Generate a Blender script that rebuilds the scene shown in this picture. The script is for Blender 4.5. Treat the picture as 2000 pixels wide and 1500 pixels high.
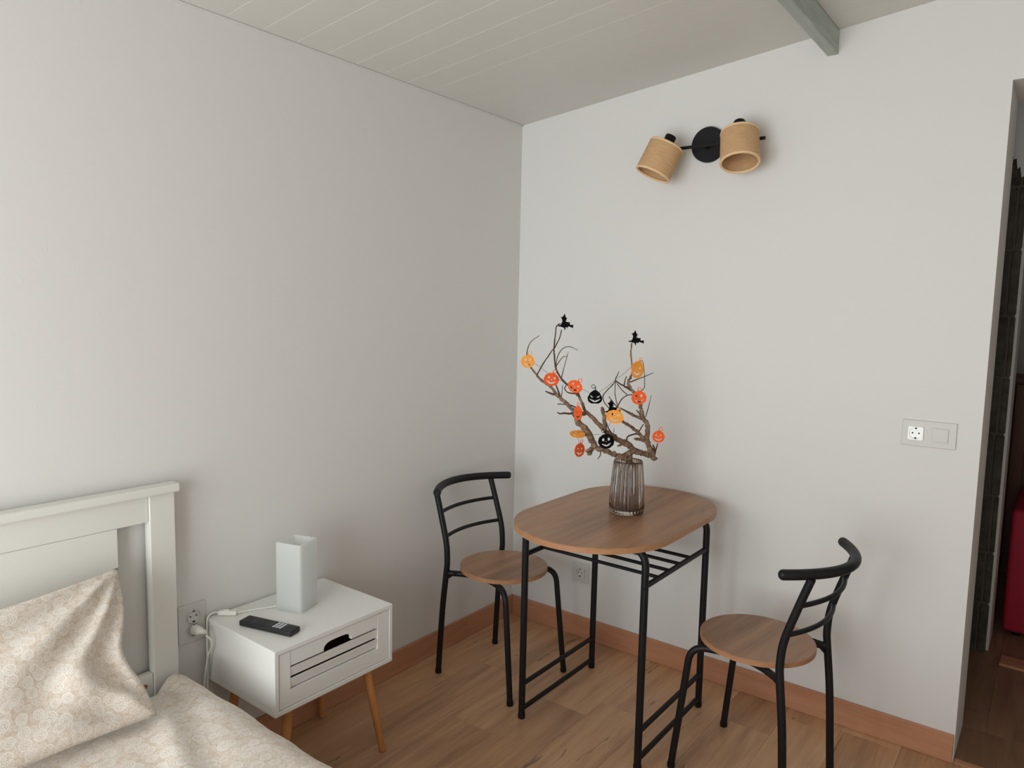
import bpy, bmesh, math, random
from mathutils import Vector, Matrix
random.seed(11)
for o in list(bpy.data.objects):
    bpy.data.objects.remove(o)
scene = bpy.context.scene
COL = scene.collection
PI = math.pi

# ------------------------------------------------------------------ camera
cam_data = bpy.data.cameras.new('camera')
cam_data.sensor_width = 36.0
cam_data.lens = 36.0 * 1412.28 / 2000.0
cam_data.clip_start = 0.02
cam = bpy.data.objects.new('camera', cam_data)
COL.objects.link(cam)
_r = Vector((0.793752, 0.607844, 0.022004))
_u = Vector((-0.078375, 0.066338, 0.994714))
_f = Vector((-0.603172, 0.791281, -0.100295))
cam.matrix_world = Matrix(((_r.x, _u.x, -_f.x, 2.05018), (_r.y, _u.y, -_f.y, -2.72599),
                           (_r.z, _u.z, -_f.z, 1.46826), (0, 0, 0, 1)))
scene.camera = cam

# ------------------------------------------------------------------ world and daylight
world = bpy.data.worlds.new('overcast_sky')
world.use_nodes = True
world.node_tree.nodes['Background'].inputs[0].default_value = (0.80, 0.88, 1.0, 1)
world.node_tree.nodes['Background'].inputs[1].default_value = 1.0
scene.world = world

def area_light(name, loc, rot, sx, sy, power, color):
    d = bpy.data.lights.new(name, 'AREA')
    d.shape = 'RECTANGLE'; d.size = sx; d.size_y = sy
    d.energy = power; d.color = color
    o = bpy.data.objects.new(name, d)
    o.location = loc; o.rotation_euler = rot
    COL.objects.link(o)
    return o
# daylight entering through the glazed door behind the camera
area_light('window_daylight', (1.22, -4.36, 1.02), (PI / 2, 0, 0), 2.05, 1.95, 98.0, (0.945, 0.975, 1.0))

scene.view_settings.view_transform = 'Standard'
scene.view_settings.look = 'None'
scene.view_settings.gamma = 1.0
scene.view_settings.exposure = 0.0
scene.view_settings.use_curve_mapping = False

# ------------------------------------------------------------------ helpers
def lin(c):
    return tuple(((v / 255.0) / 12.92 if v / 255.0 <= 0.04045 else ((v / 255.0 + 0.055) / 1.055) ** 2.4) for v in c)

def mat(name, rgb=(200, 200, 200), rough=0.5, metal=0.0, spec=0.5):
    m = bpy.data.materials.new(name)
    m.use_nodes = True
    b = m.node_tree.nodes['Principled BSDF']
    b.inputs['Base Color'].default_value = lin(rgb) + (1,)
    b.inputs['Roughness'].default_value = rough
    b.inputs['Metallic'].default_value = metal
    b.inputs['Specular IOR Level'].default_value = spec
    return m, m.node_tree, b

def node(nt, kind, **kw):
    n = nt.nodes.new(kind)
    for k, v in kw.items():
        setattr(n, k, v)
    return n

def math_node(nt, op, a, b=None, c=None):
    n = nt.nodes.new('ShaderNodeMath'); n.operation = op
    for i, v in enumerate((a, b, c)):
        if v is None: continue
        if isinstance(v, (int, float)): n.inputs[i].default_value = v
        else: nt.links.new(v, n.inputs[i])
    return n.outputs[0]

def ramp(nt, fac, stops):
    n = nt.nodes.new('ShaderNodeValToRGB')
    els = n.color_ramp.elements
    while len(els) < len(stops): els.new(0.5)
    for e, (p, c) in zip(els, stops):
        e.position = p; e.color = lin(c) + (1,)
    nt.links.new(fac, n.inputs[0])
    return n.outputs[0]

def coords(nt, scale=(1, 1, 1), kind='Object', rot=(0, 0, 0)):
    t = nt.nodes.new('ShaderNodeTexCoord')
    m = nt.nodes.new('ShaderNodeMapping')
    m.inputs['Scale'].default_value = scale
    m.inputs['Rotation'].default_value = rot
    nt.links.new(t.outputs[kind], m.inputs[0])
    return m.outputs[0]

def noise(nt, vec, scale, detail=4, rough=0.55, dist=0.0):
    n = nt.nodes.new('ShaderNodeTexNoise')
    n.inputs['Scale'].default_value = scale
    n.inputs['Detail'].default_value = detail
    n.inputs['Roughness'].default_value = rough
    n.inputs['Distortion'].default_value = dist
    nt.links.new(vec, n.inputs['Vector'])
    return n.outputs[0]

def bump(nt, b, height, strength, dist=0.002):
    n = nt.nodes.new('ShaderNodeBump')
    n.inputs['Strength'].default_value = strength
    n.inputs['Distance'].default_value = dist
    nt.links.new(height, n.inputs['Height'])
    nt.links.new(n.outputs[0], b.inputs['Normal'])
    return n

def plaster(name, rgb, lumps):
    m, nt, b = mat(name, rgb, 0.75, spec=0.25)
    v = coords(nt)
    n1 = noise(nt, v, 9, 3, 0.5)
    n2 = noise(nt, v, 38, 3, 0.6)
    spots = ramp(nt, n2, [(0.0, (0, 0, 0)), (0.64, (0, 0, 0)), (0.78, (255, 255, 255))])
    big = math_node(nt, 'MULTIPLY', n1, 0.8)
    h = math_node(nt, 'ADD', big, math_node(nt, 'MULTIPLY', spots, lumps))
    bump(nt, b, h, 0.24, 0.004)
    return m

def wood(name, dark, mid, light, axis='y', scale=1.0, rough=0.5, contrast=1.0, vary=0.0, spec=0.35, cracks=0.0, blotch=0.0):
    m, nt, b = mat(name, mid, rough, spec=spec)
    s = {'x': (0.9, 11, 11), 'y': (11, 0.9, 11), 'z': (11, 11, 0.9)}[axis]
    v = coords(nt, tuple(k * scale for k in s))
    if vary:
        info = nt.nodes.new('ShaderNodeObjectInfo')
        add = nt.nodes.new('ShaderNodeVectorMath'); add.operation = 'ADD'
        comb = nt.nodes.new('ShaderNodeCombineXYZ')
        for i in range(3):
            nt.links.new(math_node(nt, 'MULTIPLY', info.outputs['Random'], 37.0 + 11 * i), comb.inputs[i])
        nt.links.new(v, add.inputs[0]); nt.links.new(comb.outputs[0], add.inputs[1])
        v = add.outputs[0]
    n1 = noise(nt, v, 1.1, 6, 0.62, 0.6)
    n2 = noise(nt, v, 5.0, 4, 0.6, 0.3)
    f = math_node(nt, 'ADD', math_node(nt, 'MULTIPLY', n1, 0.72), math_node(nt, 'MULTIPLY', n2, 0.28))
    if vary:
        f = math_node(nt, 'ADD', f, math_node(nt, 'MULTIPLY', math_node(nt, 'SUBTRACT', info.outputs['Random'], 0.5), vary))
    w = 0.16 / contrast
    c = ramp(nt, f, [(0.5 - w, dark), (0.5, mid), (0.5 + w, light)])
    if cracks or blotch:
        sp = {'x': (0.55, 5, 5), 'y': (5, 0.55, 5), 'z': (5, 5, 0.55)}[axis]
        v2 = coords(nt, tuple(k * scale for k in sp))
        if vary:
            add2 = nt.nodes.new('ShaderNodeVectorMath'); add2.operation = 'ADD'
            nt.links.new(v2, add2.inputs[0]); nt.links.new(comb.outputs[0], add2.inputs[1]); v2 = add2.outputs[0]
        # thin dark grain cracks: the zero line of a warped noise, only where a second noise allows
        n3 = noise(nt, v2, 2.6, 3, 0.5, 0.8)
        line = math_node(nt, 'SUBTRACT', 1.0, math_node(nt, 'MINIMUM', math_node(nt, 'MULTIPLY', math_node(nt, 'ABSOLUTE', math_node(nt, 'SUBTRACT', n3, 0.5)), 60.0), 1.0))
        gate = math_node(nt, 'GREATER_THAN', noise(nt, v2, 3.3, 2, 0.5), 0.60)
        blot = math_node(nt, 'MULTIPLY', math_node(nt, 'MAXIMUM', math_node(nt, 'SUBTRACT', noise(nt, v2, 1.5, 3, 0.6), 0.52), 0.0), 4.0 * blotch)
        k = math_node(nt, 'MINIMUM', math_node(nt, 'ADD', math_node(nt, 'MULTIPLY', math_node(nt, 'MULTIPLY', line, gate), cracks), blot), 0.85)
        mx = nt.nodes.new('ShaderNodeMix'); mx.data_type = 'RGBA'
        nt.links.new(k, mx.inputs[0]); nt.links.new(c, mx.inputs[6])
        mx.inputs[7].default_value = lin(tuple(v_ * 0.62 for v_ in dark)) + (1,)
        c = mx.outputs[2]
    nt.links.new(c, b.inputs['Base Color'])
    bump(nt, b, n2, 0.08, 0.001)
    return m

def new_obj(name, bm, material=None, parent=None, smooth=False, loc=None):
    me = bpy.data.meshes.new(name)
    bmesh.ops.recalc_face_normals(bm, faces=bm.faces[:])
    bm.to_mesh(me); bm.free()
    if smooth:
        for p in me.polygons: p.use_smooth = True
    if material: me.materials.append(material)
    o = bpy.data.objects.new(name, me)
    COL.objects.link(o)
    if parent is not None: o.parent = parent
    if loc is not None: o.location = loc
    return o

def empty(name, loc=(0, 0, 0), rz=0.0):
    o = bpy.data.objects.new(name, None)
    o.empty_display_size = 0.05
    o.location = loc; o.rotation_euler = (0, 0, rz)
    COL.objects.link(o)
    return o

def tag(o, label, category, group=None):
    o['label'] = label; o['category'] = category
    if group: o['group'] = group
    return o

def structure(o, label=None, category=None):
    o['kind'] = 'structure'
    if label: o['label'] = label
    if category: o['category'] = category
    return o

def box(bm, x0, x1, y0, y1, z0, z1, bev=0.0, seg=2):
    vs = [bm.verts.new((x, y, z)) for x in (x0, x1) for y in (y0, y1) for z in (z0, z1)]
    F = [(0, 1, 3, 2), (4, 6, 7, 5), (0, 4, 5, 1), (2, 3, 7, 6), (0, 2, 6, 4), (1, 5, 7, 3)]
    fs = [bm.faces.new([vs[i] for i in f]) for f in F]
    if bev > 0:
        es = list({e for f in fs for e in f.edges})
        bmesh.ops.bevel(bm, geom=es, offset=bev, segments=seg, affect='EDGES', profile=0.5)
    return fs

def boxed(name, dims, material, parent=None, bev=0.0, seg=2, smooth=False):
    bm = bmesh.new(); box(bm, *dims, bev=bev, seg=seg)
    return new_obj(name, bm, material, parent, smooth)

def extrude_poly(bm, pts, a, depth, plane='xz'):
    """polygon in a plane, extruded along the third axis from a to a+depth"""
    def P(q, k):
        if plane == 'xz': return (q[0], k, q[1])
        if plane == 'yz': return (k, q[0], q[1])
        return (q[0], q[1], k)
    A = [bm.verts.new(P(q, a)) for q in pts]
    B = [bm.verts.new(P(q, a + depth)) for q in pts]
    bm.faces.new(A); bm.faces.new(B[::-1])
    n = len(pts)
    for i in range(n):
        bm.faces.new((A[i], A[(i + 1) % n], B[(i + 1) % n], B[i]))

def catmull(pts, sub):
    if sub <= 1 or len(pts) < 3: return [tuple(p) for p in pts]
    n = len(pts); out = []
    k = len(pts[0])
    for i in range(n - 1):
        p0 = pts[max(i - 1, 0)]; p1 = pts[i]; p2 = pts[i + 1]; p3 = pts[min(i + 2, n - 1)]
        for s in range(sub):
            t = s / sub
            out.append(tuple(0.5 * (2 * p1[j] + (p2[j] - p0[j]) * t + (2 * p0[j] - 5 * p1[j] + 4 * p2[j] - p3[j]) * t * t
                                    + (3 * p1[j] - p0[j] - 3 * p2[j] + p3[j]) * t ** 3) for j in range(k)))
    out.append(tuple(pts[-1]))
    return out

def fillet(pts, rad, n=6):
    """polyline with rounded corners"""
    out = [Vector(pts[0])]
    for i in range(1, len(pts) - 1):
        a, b, c = Vector(pts[i - 1]), Vector(pts[i]), Vector(pts[i + 1])
        r = min(rad, (a - b).length * 0.48, (c - b).length * 0.48)
        p, q = b + (a - b).normalized() * r, b + (c - b).normalized() * r
        for k in range(n + 1):
            t = k / n
            out.append(p * (1 - t) ** 2 + b * 2 * t * (1 - t) + q * t * t)
    out.append(Vector(pts[-1]))
    return [tuple(v) for v in out]

def tube(bm, pts, radius, seg=10, jitter=0.0, dome=False):
    """tube along points; radius is a number or a list"""
    P = [Vector(p[:3]) for p in pts]
    n = len(P)
    rad = [radius] * n if isinstance(radius, (int, float)) else list(radius)
    T = []
    for i in range(n):
        d = P[min(i + 1, n - 1)] - P[max(i - 1, 0)]
        T.append(d.normalized() if d.length > 1e-9 else Vector((0, 0, 1)))
    ref = Vector((0, 0, 1)) if abs(T[0].z) < 0.9 else Vector((1, 0, 0))
    N = (ref - T[0] * ref.dot(T[0])).normalized()
    rings = []
    def ring(c, nn, t, r):
        b = t.cross(nn)
        return [bm.verts.new(c + (nn * math.cos(a) + b * math.sin(a)) * r * (1 + (random.uniform(-jitter, jitter) if jitter else 0)))
                for a in [2 * PI * k / seg for k in range(seg)]]
    for i in range(n):
        N = N - T[i] * N.dot(T[i])
        N.normalize()
        if dome and i == 0:
            for a in (0.25, 0.65):
                rings.append(ring(P[0] - T[0] * rad[0] * (1 - a) * 0.8, N, T[0], rad[0] * math.sqrt(1 - (1 - a) ** 2)))
        rings.append(ring(P[i], N, T[i], rad[i]))
        if dome and i == n - 1:
            for a in (0.65, 0.25):
                rings.append(ring(P[i] + T[i] * rad[i] * (1 - a) * 0.8, N, T[i], rad[i] * math.sqrt(1 - (1 - a) ** 2)))
    for A, B in zip(rings, rings[1:]):
        for k in range(seg):
            bm.faces.new((A[k], A[(k + 1) % seg], B[(k + 1) % seg], B[k]))
    bm.faces.new(rings[0][::-1]); bm.faces.new(rings[-1])

def tubed(name, pts, radius, material, parent=None, seg=10, dome=False, jitter=0.0):
    bm = bmesh.new(); tube(bm, pts, radius, seg, jitter, dome)
    o = new_obj(name, bm, material, parent, True)
    flat_caps(o)
    return o

def flat_caps(o, ang=0.7):
    me = o.data
    bm = bmesh.new(); bm.from_mesh(me)
    for e in bm.edges:
        if len(e.link_faces) == 2 and e.calc_face_angle(0) > ang: e.smooth = False
    bm.to_mesh(me); bm.free()

def lathe(bm, prof, seg=48, center=(0, 0, 0), closed=False, flute=None):
    rings = []
    for (r, z) in prof:
        if r < 1e-6:
            rings.append([bm.verts.new((center[0], center[1], center[2] + z))])
        else:
            rings.append([bm.verts.new((center[0] + r * (1 + (flute(a, z, r) if flute else 0)) * math.cos(a),
                                        center[1] + r * (1 + (flute(a, z, r) if flute else 0)) * math.sin(a),
                                        center[2] + z)) for a in [2 * PI * k / seg for k in range(seg)]])
    pairs = list(zip(rings, rings[1:]))
    if closed: pairs.append((rings[-1], rings[0]))
    for A, B in pairs:
        for k in range(seg):
            k2 = (k + 1) % seg
            if len(A) == 1 and len(B) == 1: continue
            if len(A) == 1: bm.faces.new((A[0], B[k2], B[k]))
            elif len(B) == 1: bm.faces.new((A[k], A[k2], B[0]))
            else: bm.faces.new((A[k], A[k2], B[k2], B[k]))

def lathed(name, prof, material, parent=None, seg=48, loc=None, closed=False, flute=None, smooth=True):
    bm = bmesh.new(); lathe(bm, prof, seg, (0, 0, 0), closed, flute)
    o = new_obj(name, bm, material, parent, smooth, loc)
    flat_caps(o)
    return o

def copy_tree(o, parent=None):
    c = o.copy(); COL.objects.link(c); c.parent = parent
    for ch in [x for x in o.children]:
        copy_tree(ch, c)
    return c

# ------------------------------------------------------------------ materials
M_WALL = plaster('white_wall_paint_left', (227, 225, 221), 0.45)
M_WALL2 = plaster('white_wall_paint', (225, 223, 219), 0.12)
M_CEIL, _nt, _b = mat('ceiling_board_paint', (214, 212, 205), 0.45, spec=0.4)
M_BEAM = wood('grey_stained_beam', (150, 158, 150), (172, 180, 171), (190, 196, 187), 'y', 1.2, 0.6)
M_FLOOR = wood('laminate_floor', (164, 124, 93), (202, 157, 119), (222, 180, 140), 'y', 1.0, 0.36, 0.8, 0.14, 0.5, 0.7, 0.35)
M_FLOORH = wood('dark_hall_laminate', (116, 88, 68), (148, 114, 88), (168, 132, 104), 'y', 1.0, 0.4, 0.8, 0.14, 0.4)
M_SUB, _nt, _b = mat('subfloor', (60, 45, 35), 0.8)
M_SKIRT = wood('baseboard_wood', (176, 122, 90), (190, 136, 103), (201, 149, 116), 'y', 1.0, 0.45)
M_SKIRTX = wood('baseboard_wood_x', (176, 122, 90), (190, 136, 103), (201, 149, 116), 'x', 1.0, 0.45)
M_TABLE = wood('table_wood_laminate', (130, 96, 71), (168, 126, 94), (190, 146, 111), 'y', 0.7, 0.38, 0.85, 0.0, 0.35, 0.25, 0.45)
M_EDGE = wood('table_edge_band', (160, 112, 78), (178, 128, 91), (190, 142, 104), 'x', 0.5, 0.45)
M_SEAT = wood('seat_wood_laminate', (122, 92, 71), (160, 122, 95), (182, 142, 112), 'y', 0.8, 0.4, 0.85, 0.0, 0.35, 0.25, 0.5)
M_BLACK, _nt, _b = mat('black_powder_coat', (20, 20, 22), 0.5, spec=0.3)
M_BLACKM, _nt, _b = mat('black_lamp_metal', (13, 13, 15), 0.55, spec=0.3)
M_WHITE, _nt, _b = mat('white_lacquer', (238, 237, 232), 0.38, spec=0.45)
M_HEAD, _nt, _b = mat('white_headboard_paint', (228, 226, 219), 0.4, spec=0.45)
M_DARKIN, _nt, _b = mat('drawer_interior', (150, 108, 94), 0.8)
M_LEGW = wood('light_oak_leg', (186, 124, 72), (204, 142, 86), (216, 156, 100), 'z', 1.0, 0.5)
M_PLATE, _nt, _b = mat('socket_plastic', (213, 211, 206), 0.5)
M_PLATEW, _nt, _b = mat('socket_insert_plastic', (250, 250, 246), 0.3)
M_CORD, _nt, _b = mat('white_cord', (238, 236, 226), 0.4)
M_REMOTE, _nt, _b = mat('remote_plastic', (24, 24, 28), 0.45)
M_REMBTN, _nt, _b = mat('remote_dark_button', (44, 44, 48), 0.5)
M_REMKEY, _nt, _b = mat('remote_light_button', (205, 205, 210), 0.5)
M_ORANGE, _nt, _b = mat('red_orange_felt', (236, 98, 48), 0.85, spec=0.1)
M_YELLOW, _nt, _b = mat('yellow_orange_felt', (247, 160, 66), 0.85, spec=0.1)
M_FELT, _nt, _b = mat('black_felt', (14, 13, 14), 0.9, spec=0.1)
M_STRING, _nt, _b = mat('thin_string', (70, 62, 56), 0.8)
M_RED, _nt, _b = mat('dark_red_upholstery', (172, 36, 60), 0.6, spec=0.3)
M_CAB = wood('dark_brown_cabinet', (84, 50, 34), (102, 64, 44), (116, 76, 52), 'z', 1.0, 0.5)
M_BLOCK, _nt, _b = mat('bare_concrete_block', (86, 82, 74), 0.95, spec=0.1)
_v = coords(_nt); bump(_nt, _b, noise(_nt, _v, 90, 5, 0.7), 0.6, 0.006)
_c = ramp(_nt, noise(_nt, _v, 14, 4, 0.6), [(0.3, (70, 66, 60)), (0.7, (100, 95, 86))]); _nt.links.new(_c, _b.inputs['Base Color'])
M_MORTAR, _nt, _b = mat('grey_mortar', (102, 95, 86), 0.95, spec=0.1)
M_BARK, _nt, _b = mat('dry_bark', (120, 96, 78), 0.9, spec=0.15)
_v = coords(_nt)
_n = noise(_nt, _v, 60, 5, 0.7)
_nt.links.new(ramp(_nt, _n, [(0.3, (80, 60, 48)), (0.5, (132, 106, 86)), (0.72, (172, 148, 124))]), _b.inputs['Base Color'])
bump(_nt, _b, noise(_nt, _v, 160, 4, 0.7), 0.7, 0.003)
M_BUTT, _nt, _b = mat('thin_twig_bark', (84, 64, 52), 0.85, spec=0.15)

# smoky ribbed glass
M_GLASS, _nt, _b = mat('smoky_glass', (210, 199, 191), 0.02)
_b.inputs['Transmission Weight'].default_value = 1.0
_b.inputs['IOR'].default_value = 1.45
# frosted lamp glass: the surface scatters what passes through it
M_FROST, _nt, _b = mat('frosted_white_glass', (243, 244, 242), 0.55, spec=0.3)
_tr = _nt.nodes.new('ShaderNodeBsdfTranslucent'); _tr.inputs[0].default_value = (0.93, 0.94, 0.93, 1)
_mx = _nt.nodes.new('ShaderNodeMixShader'); _mx.inputs[0].default_value = 0.66
_nt.links.new(_b.outputs[0], _mx.inputs[1]); _nt.links.new(_tr.outputs[0], _mx.inputs[2])
_nt.links.new(_mx.outputs[0], _nt.nodes['Material Output'].inputs[0])
M_PANE, _nt, _b = mat('window_glass', (245, 250, 250), 0.0)
_b.inputs['Transmission Weight'].default_value = 1.0; _b.inputs['IOR'].default_value = 1.02

# woven cane lamp shade
M_CANE, _nt, _b = mat('woven_cane', (214, 172, 126), 0.7, spec=0.2)
_v = coords(_nt, kind='UV')
_sep = _nt.nodes.new('ShaderNodeSeparateXYZ'); _nt.links.new(_v, _sep.inputs[0])
_wu = math_node(_nt, 'SINE', math_node(_nt, 'MULTIPLY', _sep.outputs[0], 2 * PI * 62))
_wv = math_node(_nt, 'SINE', math_node(_nt, 'MULTIPLY', _sep.outputs[1], 2 * PI * 26))
_weave = math_node(_nt, 'MULTIPLY', _wu, _wv)
_vs = coords(_nt, (3, 26, 1), kind='UV')
_str = noise(_nt, _vs, 3.0, 4, 0.7)
_f = math_node(_nt, 'ADD', math_node(_nt, 'MULTIPLY', _weave, 0.10), _str)
_nt.links.new(ramp(_nt, _f, [(0.30, (196, 146, 98)), (0.5, (236, 193, 144)), (0.70, (249, 214, 168))]), _b.inputs['Base Color'])
bump(_nt, _b, _weave, 0.5, 0.002)
_tr = _nt.nodes.new('ShaderNodeBsdfTranslucent'); _tr.inputs[0].default_value = lin((214, 150, 96)) + (1,)
_mx = _nt.nodes.new('ShaderNodeMixShader'); _mx.inputs[0].default_value = 0.18
_nt.links.new(_b.outputs[0], _mx.inputs[1]); _nt.links.new(_tr.outputs[0], _mx.inputs[2])
_nt.links.new(_mx.outputs[0], _nt.nodes['Material Output'].inputs[0])
M_CANERIM, _nt, _b = mat('cane_rim', (240, 205, 162), 0.6, spec=0.25)

# beige printed cotton with white lace roundels
def lace_fabric(name):
    m, nt, b = mat(name, (196, 178, 160), 0.9, spec=0.1)
    b.inputs['Sheen Weight'].default_value = 0.15
    uv = coords(nt, kind='UV')
    warp = nt.nodes.new('ShaderNodeVectorMath'); warp.operation = 'ADD'
    nt.links.new(uv, warp.inputs[0])
    def layer(scale, offset, r_out, petals, gain):
        mp = nt.nodes.new('ShaderNodeMapping')
        mp.inputs['Scale'].default_value = (scale, scale, scale)
        mp.inputs['Location'].default_value = offset
        nt.links.new(uv, mp.inputs[0])
        vo = nt.nodes.new('ShaderNodeTexVoronoi'); vo.voronoi_dimensions = '2D'
        vo.inputs['Scale'].default_value = 1.0; vo.inputs['Randomness'].default_value = 0.95
        nt.links.new(mp.outputs[0], vo.inputs['Vector'])
        sub = nt.nodes.new('ShaderNodeVectorMath'); sub.operation = 'SUBTRACT'
        nt.links.new(mp.outputs[0], sub.inputs[0]); nt.links.new(vo.outputs['Position'], sub.inputs[1])
        sp = nt.nodes.new('ShaderNodeSeparateXYZ'); nt.links.new(sub.outputs[0], sp.inputs[0])
        ang = math_node(nt, 'ARCTAN2', sp.outputs[1], sp.outputs[0])
        rnd = nt.nodes.new('ShaderNodeSeparateColor'); nt.links.new(vo.outputs['Color'], rnd.inputs[0])
        rr = math_node(nt, 'ADD', math_node(nt, 'MULTIPLY', rnd.outputs[0], 0.35), 0.65)
        d = math_node(nt, 'DIVIDE', vo.outputs['Distance'], math_node(nt, 'MULTIPLY', rr, r_out))
        scal = math_node(nt, 'MULTIPLY', math_node(nt, 'SINE', math_node(nt, 'MULTIPLY', ang, petals * 2)), 0.05)
        d2 = math_node(nt, 'ADD', d, scal)
        def band(x, c, w):
            return math_node(nt, 'SUBTRACT', 1.0, math_node(nt, 'SMOOTH_MIN', math_node(nt, 'DIVIDE', math_node(nt, 'ABSOLUTE', math_node(nt, 'SUBTRACT', x, c)), w), 1.0, 0.1))
        ring = math_node(nt, 'MAXIMUM', band(d2, 0.86, 0.15), 0.0)
        spoke = math_node(nt, 'GREATER_THAN', math_node(nt, 'SINE', math_node(nt, 'MULTIPLY', ang, petals)), 0.15)
        spokes = math_node(nt, 'MULTIPLY', math_node(nt, 'MAXIMUM', band(d, 0.5, 0.24), 0.0), spoke)
        dot = math_node(nt, 'MAXIMUM', band(d, 0.0, 0.2), 0.0)
        s = math_node(nt, 'ADD', math_node(nt, 'ADD', ring, spokes), dot)
        return math_node(nt, 'MULTIPLY', math_node(nt, 'MINIMUM', s, 1.0), gain)
    a = layer(31.0, (0.3, 0.2, 0), 0.50, 9, 1.0)
    c = layer(66.0, (3.1, 7.7, 0), 0.55, 5, 0.85)
    e = layer(118.0, (9.3, 1.7, 0), 0.60, 3, 0.55)
    f = math_node(nt, 'MINIMUM', math_node(nt, 'MAXIMUM', math_node(nt, 'MAXIMUM', a, c), e), 1.0)
    mix = nt.nodes.new('ShaderNodeMix'); mix.data_type = 'RGBA'
    nt.links.new(math_node(nt, 'MULTIPLY', f, 0.95), mix.inputs[0])
    mix.inputs[6].default_value = lin((214, 196, 178)) + (1,)
    mix.inputs[7].default_value = lin((252, 250, 246)) + (1,)
    nt.links.new(mix.outputs[2], b.inputs['Base Color'])
    v = coords(nt, kind='Object')
    bump(nt, b, noise(nt, v, 26, 3, 0.5), 0.25, 0.006)
    return m
M_LACE = lace_fabric('beige_lace_print_cotton')
M_MATT, _nt, _b = mat('mattress_ticking', (225, 222, 214), 0.9)
M_PANE, _nt, _b = mat('clear_window_pane', (245, 250, 250), 0.02)
_tp = _nt.nodes.new('ShaderNodeBsdfTransparent'); _tp.inputs[0].default_value = (0.97, 0.98, 0.98, 1)
_mx = _nt.nodes.new('ShaderNodeMixShader'); _mx.inputs[0].default_value = 0.06
_nt.links.new(_tp.outputs[0], _mx.inputs[1]); _nt.links.new(_b.outputs[0], _mx.inputs[2])
_nt.links.new(_mx.outputs[0], _nt.nodes['Material Output'].inputs[0])

# ------------------------------------------------------------------ the room
XR, YF = 3.6, -4.2                      # far side wall, wall behind the camera
SL = 0.1036                             # the boarded ceiling climbs away from the left wall
def zc(x): return 2.313 + SL * x

structure(boxed('wall_left', (-0.2, 0.0, YF - 0.1, 0.283, 0.0, 2.313), M_WALL), 'white plastered wall behind the bed and nightstand', 'wall')
bm = bmesh.new()
extrude_poly(bm, [(0, 0), (1.861, 0), (1.861, 2.201), (2.76, 2.201), (2.76, 0), (XR, 0), (XR, zc(XR)), (0, zc(0))], 0.0, 0.283)
structure(new_obj('wall_back', bm, M_WALL2), 'white wall with the wall lamp and the open doorway', 'wall')
bm = bmesh.new()
extrude_poly(bm, [(0, 0), (0.18, 0), (0.18, 2.25), (2.26, 2.25), (2.26, 0), (XR, 0), (XR, zc(XR)), (0, zc(0))], YF - 0.1, 0.1)
structure(new_obj('wall_front', bm, M_WALL2), 'white wall with the glazed door behind the camera', 'wall')
structure(boxed('wall_right', (XR, XR + 0.2, YF - 0.1, 0.283, 0.0, zc(XR)), M_WALL2), 'white side wall out of view', 'wall')

w = structure(boxed('window_1', (0.18, 2.26, YF - 0.075, YF - 0.025, 2.19, 2.25), M_WHITE), 'white framed glazed door letting in the daylight', 'window')
for dims in ((0.18, 0.24, YF - 0.075, YF - 0.025, 0, 2.19), (2.2, 2.26, YF - 0.075, YF - 0.025, 0, 2.19), (1.19, 1.25, YF - 0.075, YF - 0.025, 0, 2.19), (0.24, 2.2, YF - 0.075, YF - 0.025, 0.0, 0.1)):
    boxed('window_frame', dims, M_WHITE, w, 0.004)
for x0, x1 in ((0.24, 1.19), (1.25, 2.2)):
    boxed('window_pane', (x0, x1, YF - 0.053, YF - 0.047, 0.1, 2.19), M_PANE, w)

# floor: sub-floor and laminate planks laid one by one
fl = structure(boxed('floor', (0.0, XR, YF, 0.283, -0.06, -0.0085), M_SUB), 'brown oak laminate floor of long planks', 'floor')
PW, PL = 0.19, 1.285
def plank_mesh(w_, l_):
    bm = bmesh.new(); box(bm, 0.0002, w_ - 0.0002, 0.0002, l_ - 0.0002, -0.0085, 0.0, 0.0006, 1)
    me = bpy.data.meshes.new('plank'); bmesh.ops.recalc_face_normals(bm, faces=bm.faces[:]); bm.to_mesh(me); bm.free()
    return me
_pm = {}
def lay(parent, x0, x1, y0, y1, seed, m_):
    rnd = random.Random(seed)
    x = x0
    while x < x1 - 0.004:
        w_ = round(min(PW, x1 - x), 4)
        y = y0 - rnd.uniform(0.0, PL)
        while y < y1 - 0.002:
            a, b = max(y, y0), min(y + PL, y1)
            l_ = round(b - a, 4)
            if l_ > 0.01:
                key = (w_, l_, m_.name)
                if key not in _pm:
                    _pm[key] = plank_mesh(w_, l_); _pm[key].materials.append(m_)
                o = bpy.data.objects.new('plank', _pm[key]); COL.objects.link(o)
                o.location = (x, a, 0.0); o.parent = parent
            y += PL
        x += PW
lay(fl, 0.0, XR, YF, 0.0, 4, M_FLOOR)
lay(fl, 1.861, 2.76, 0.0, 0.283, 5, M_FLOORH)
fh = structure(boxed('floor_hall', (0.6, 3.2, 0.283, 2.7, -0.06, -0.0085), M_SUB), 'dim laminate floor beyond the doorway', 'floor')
lay(fh, 0.6, 3.2, 0.283, 2.7, 9, M_FLOORH)

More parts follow.
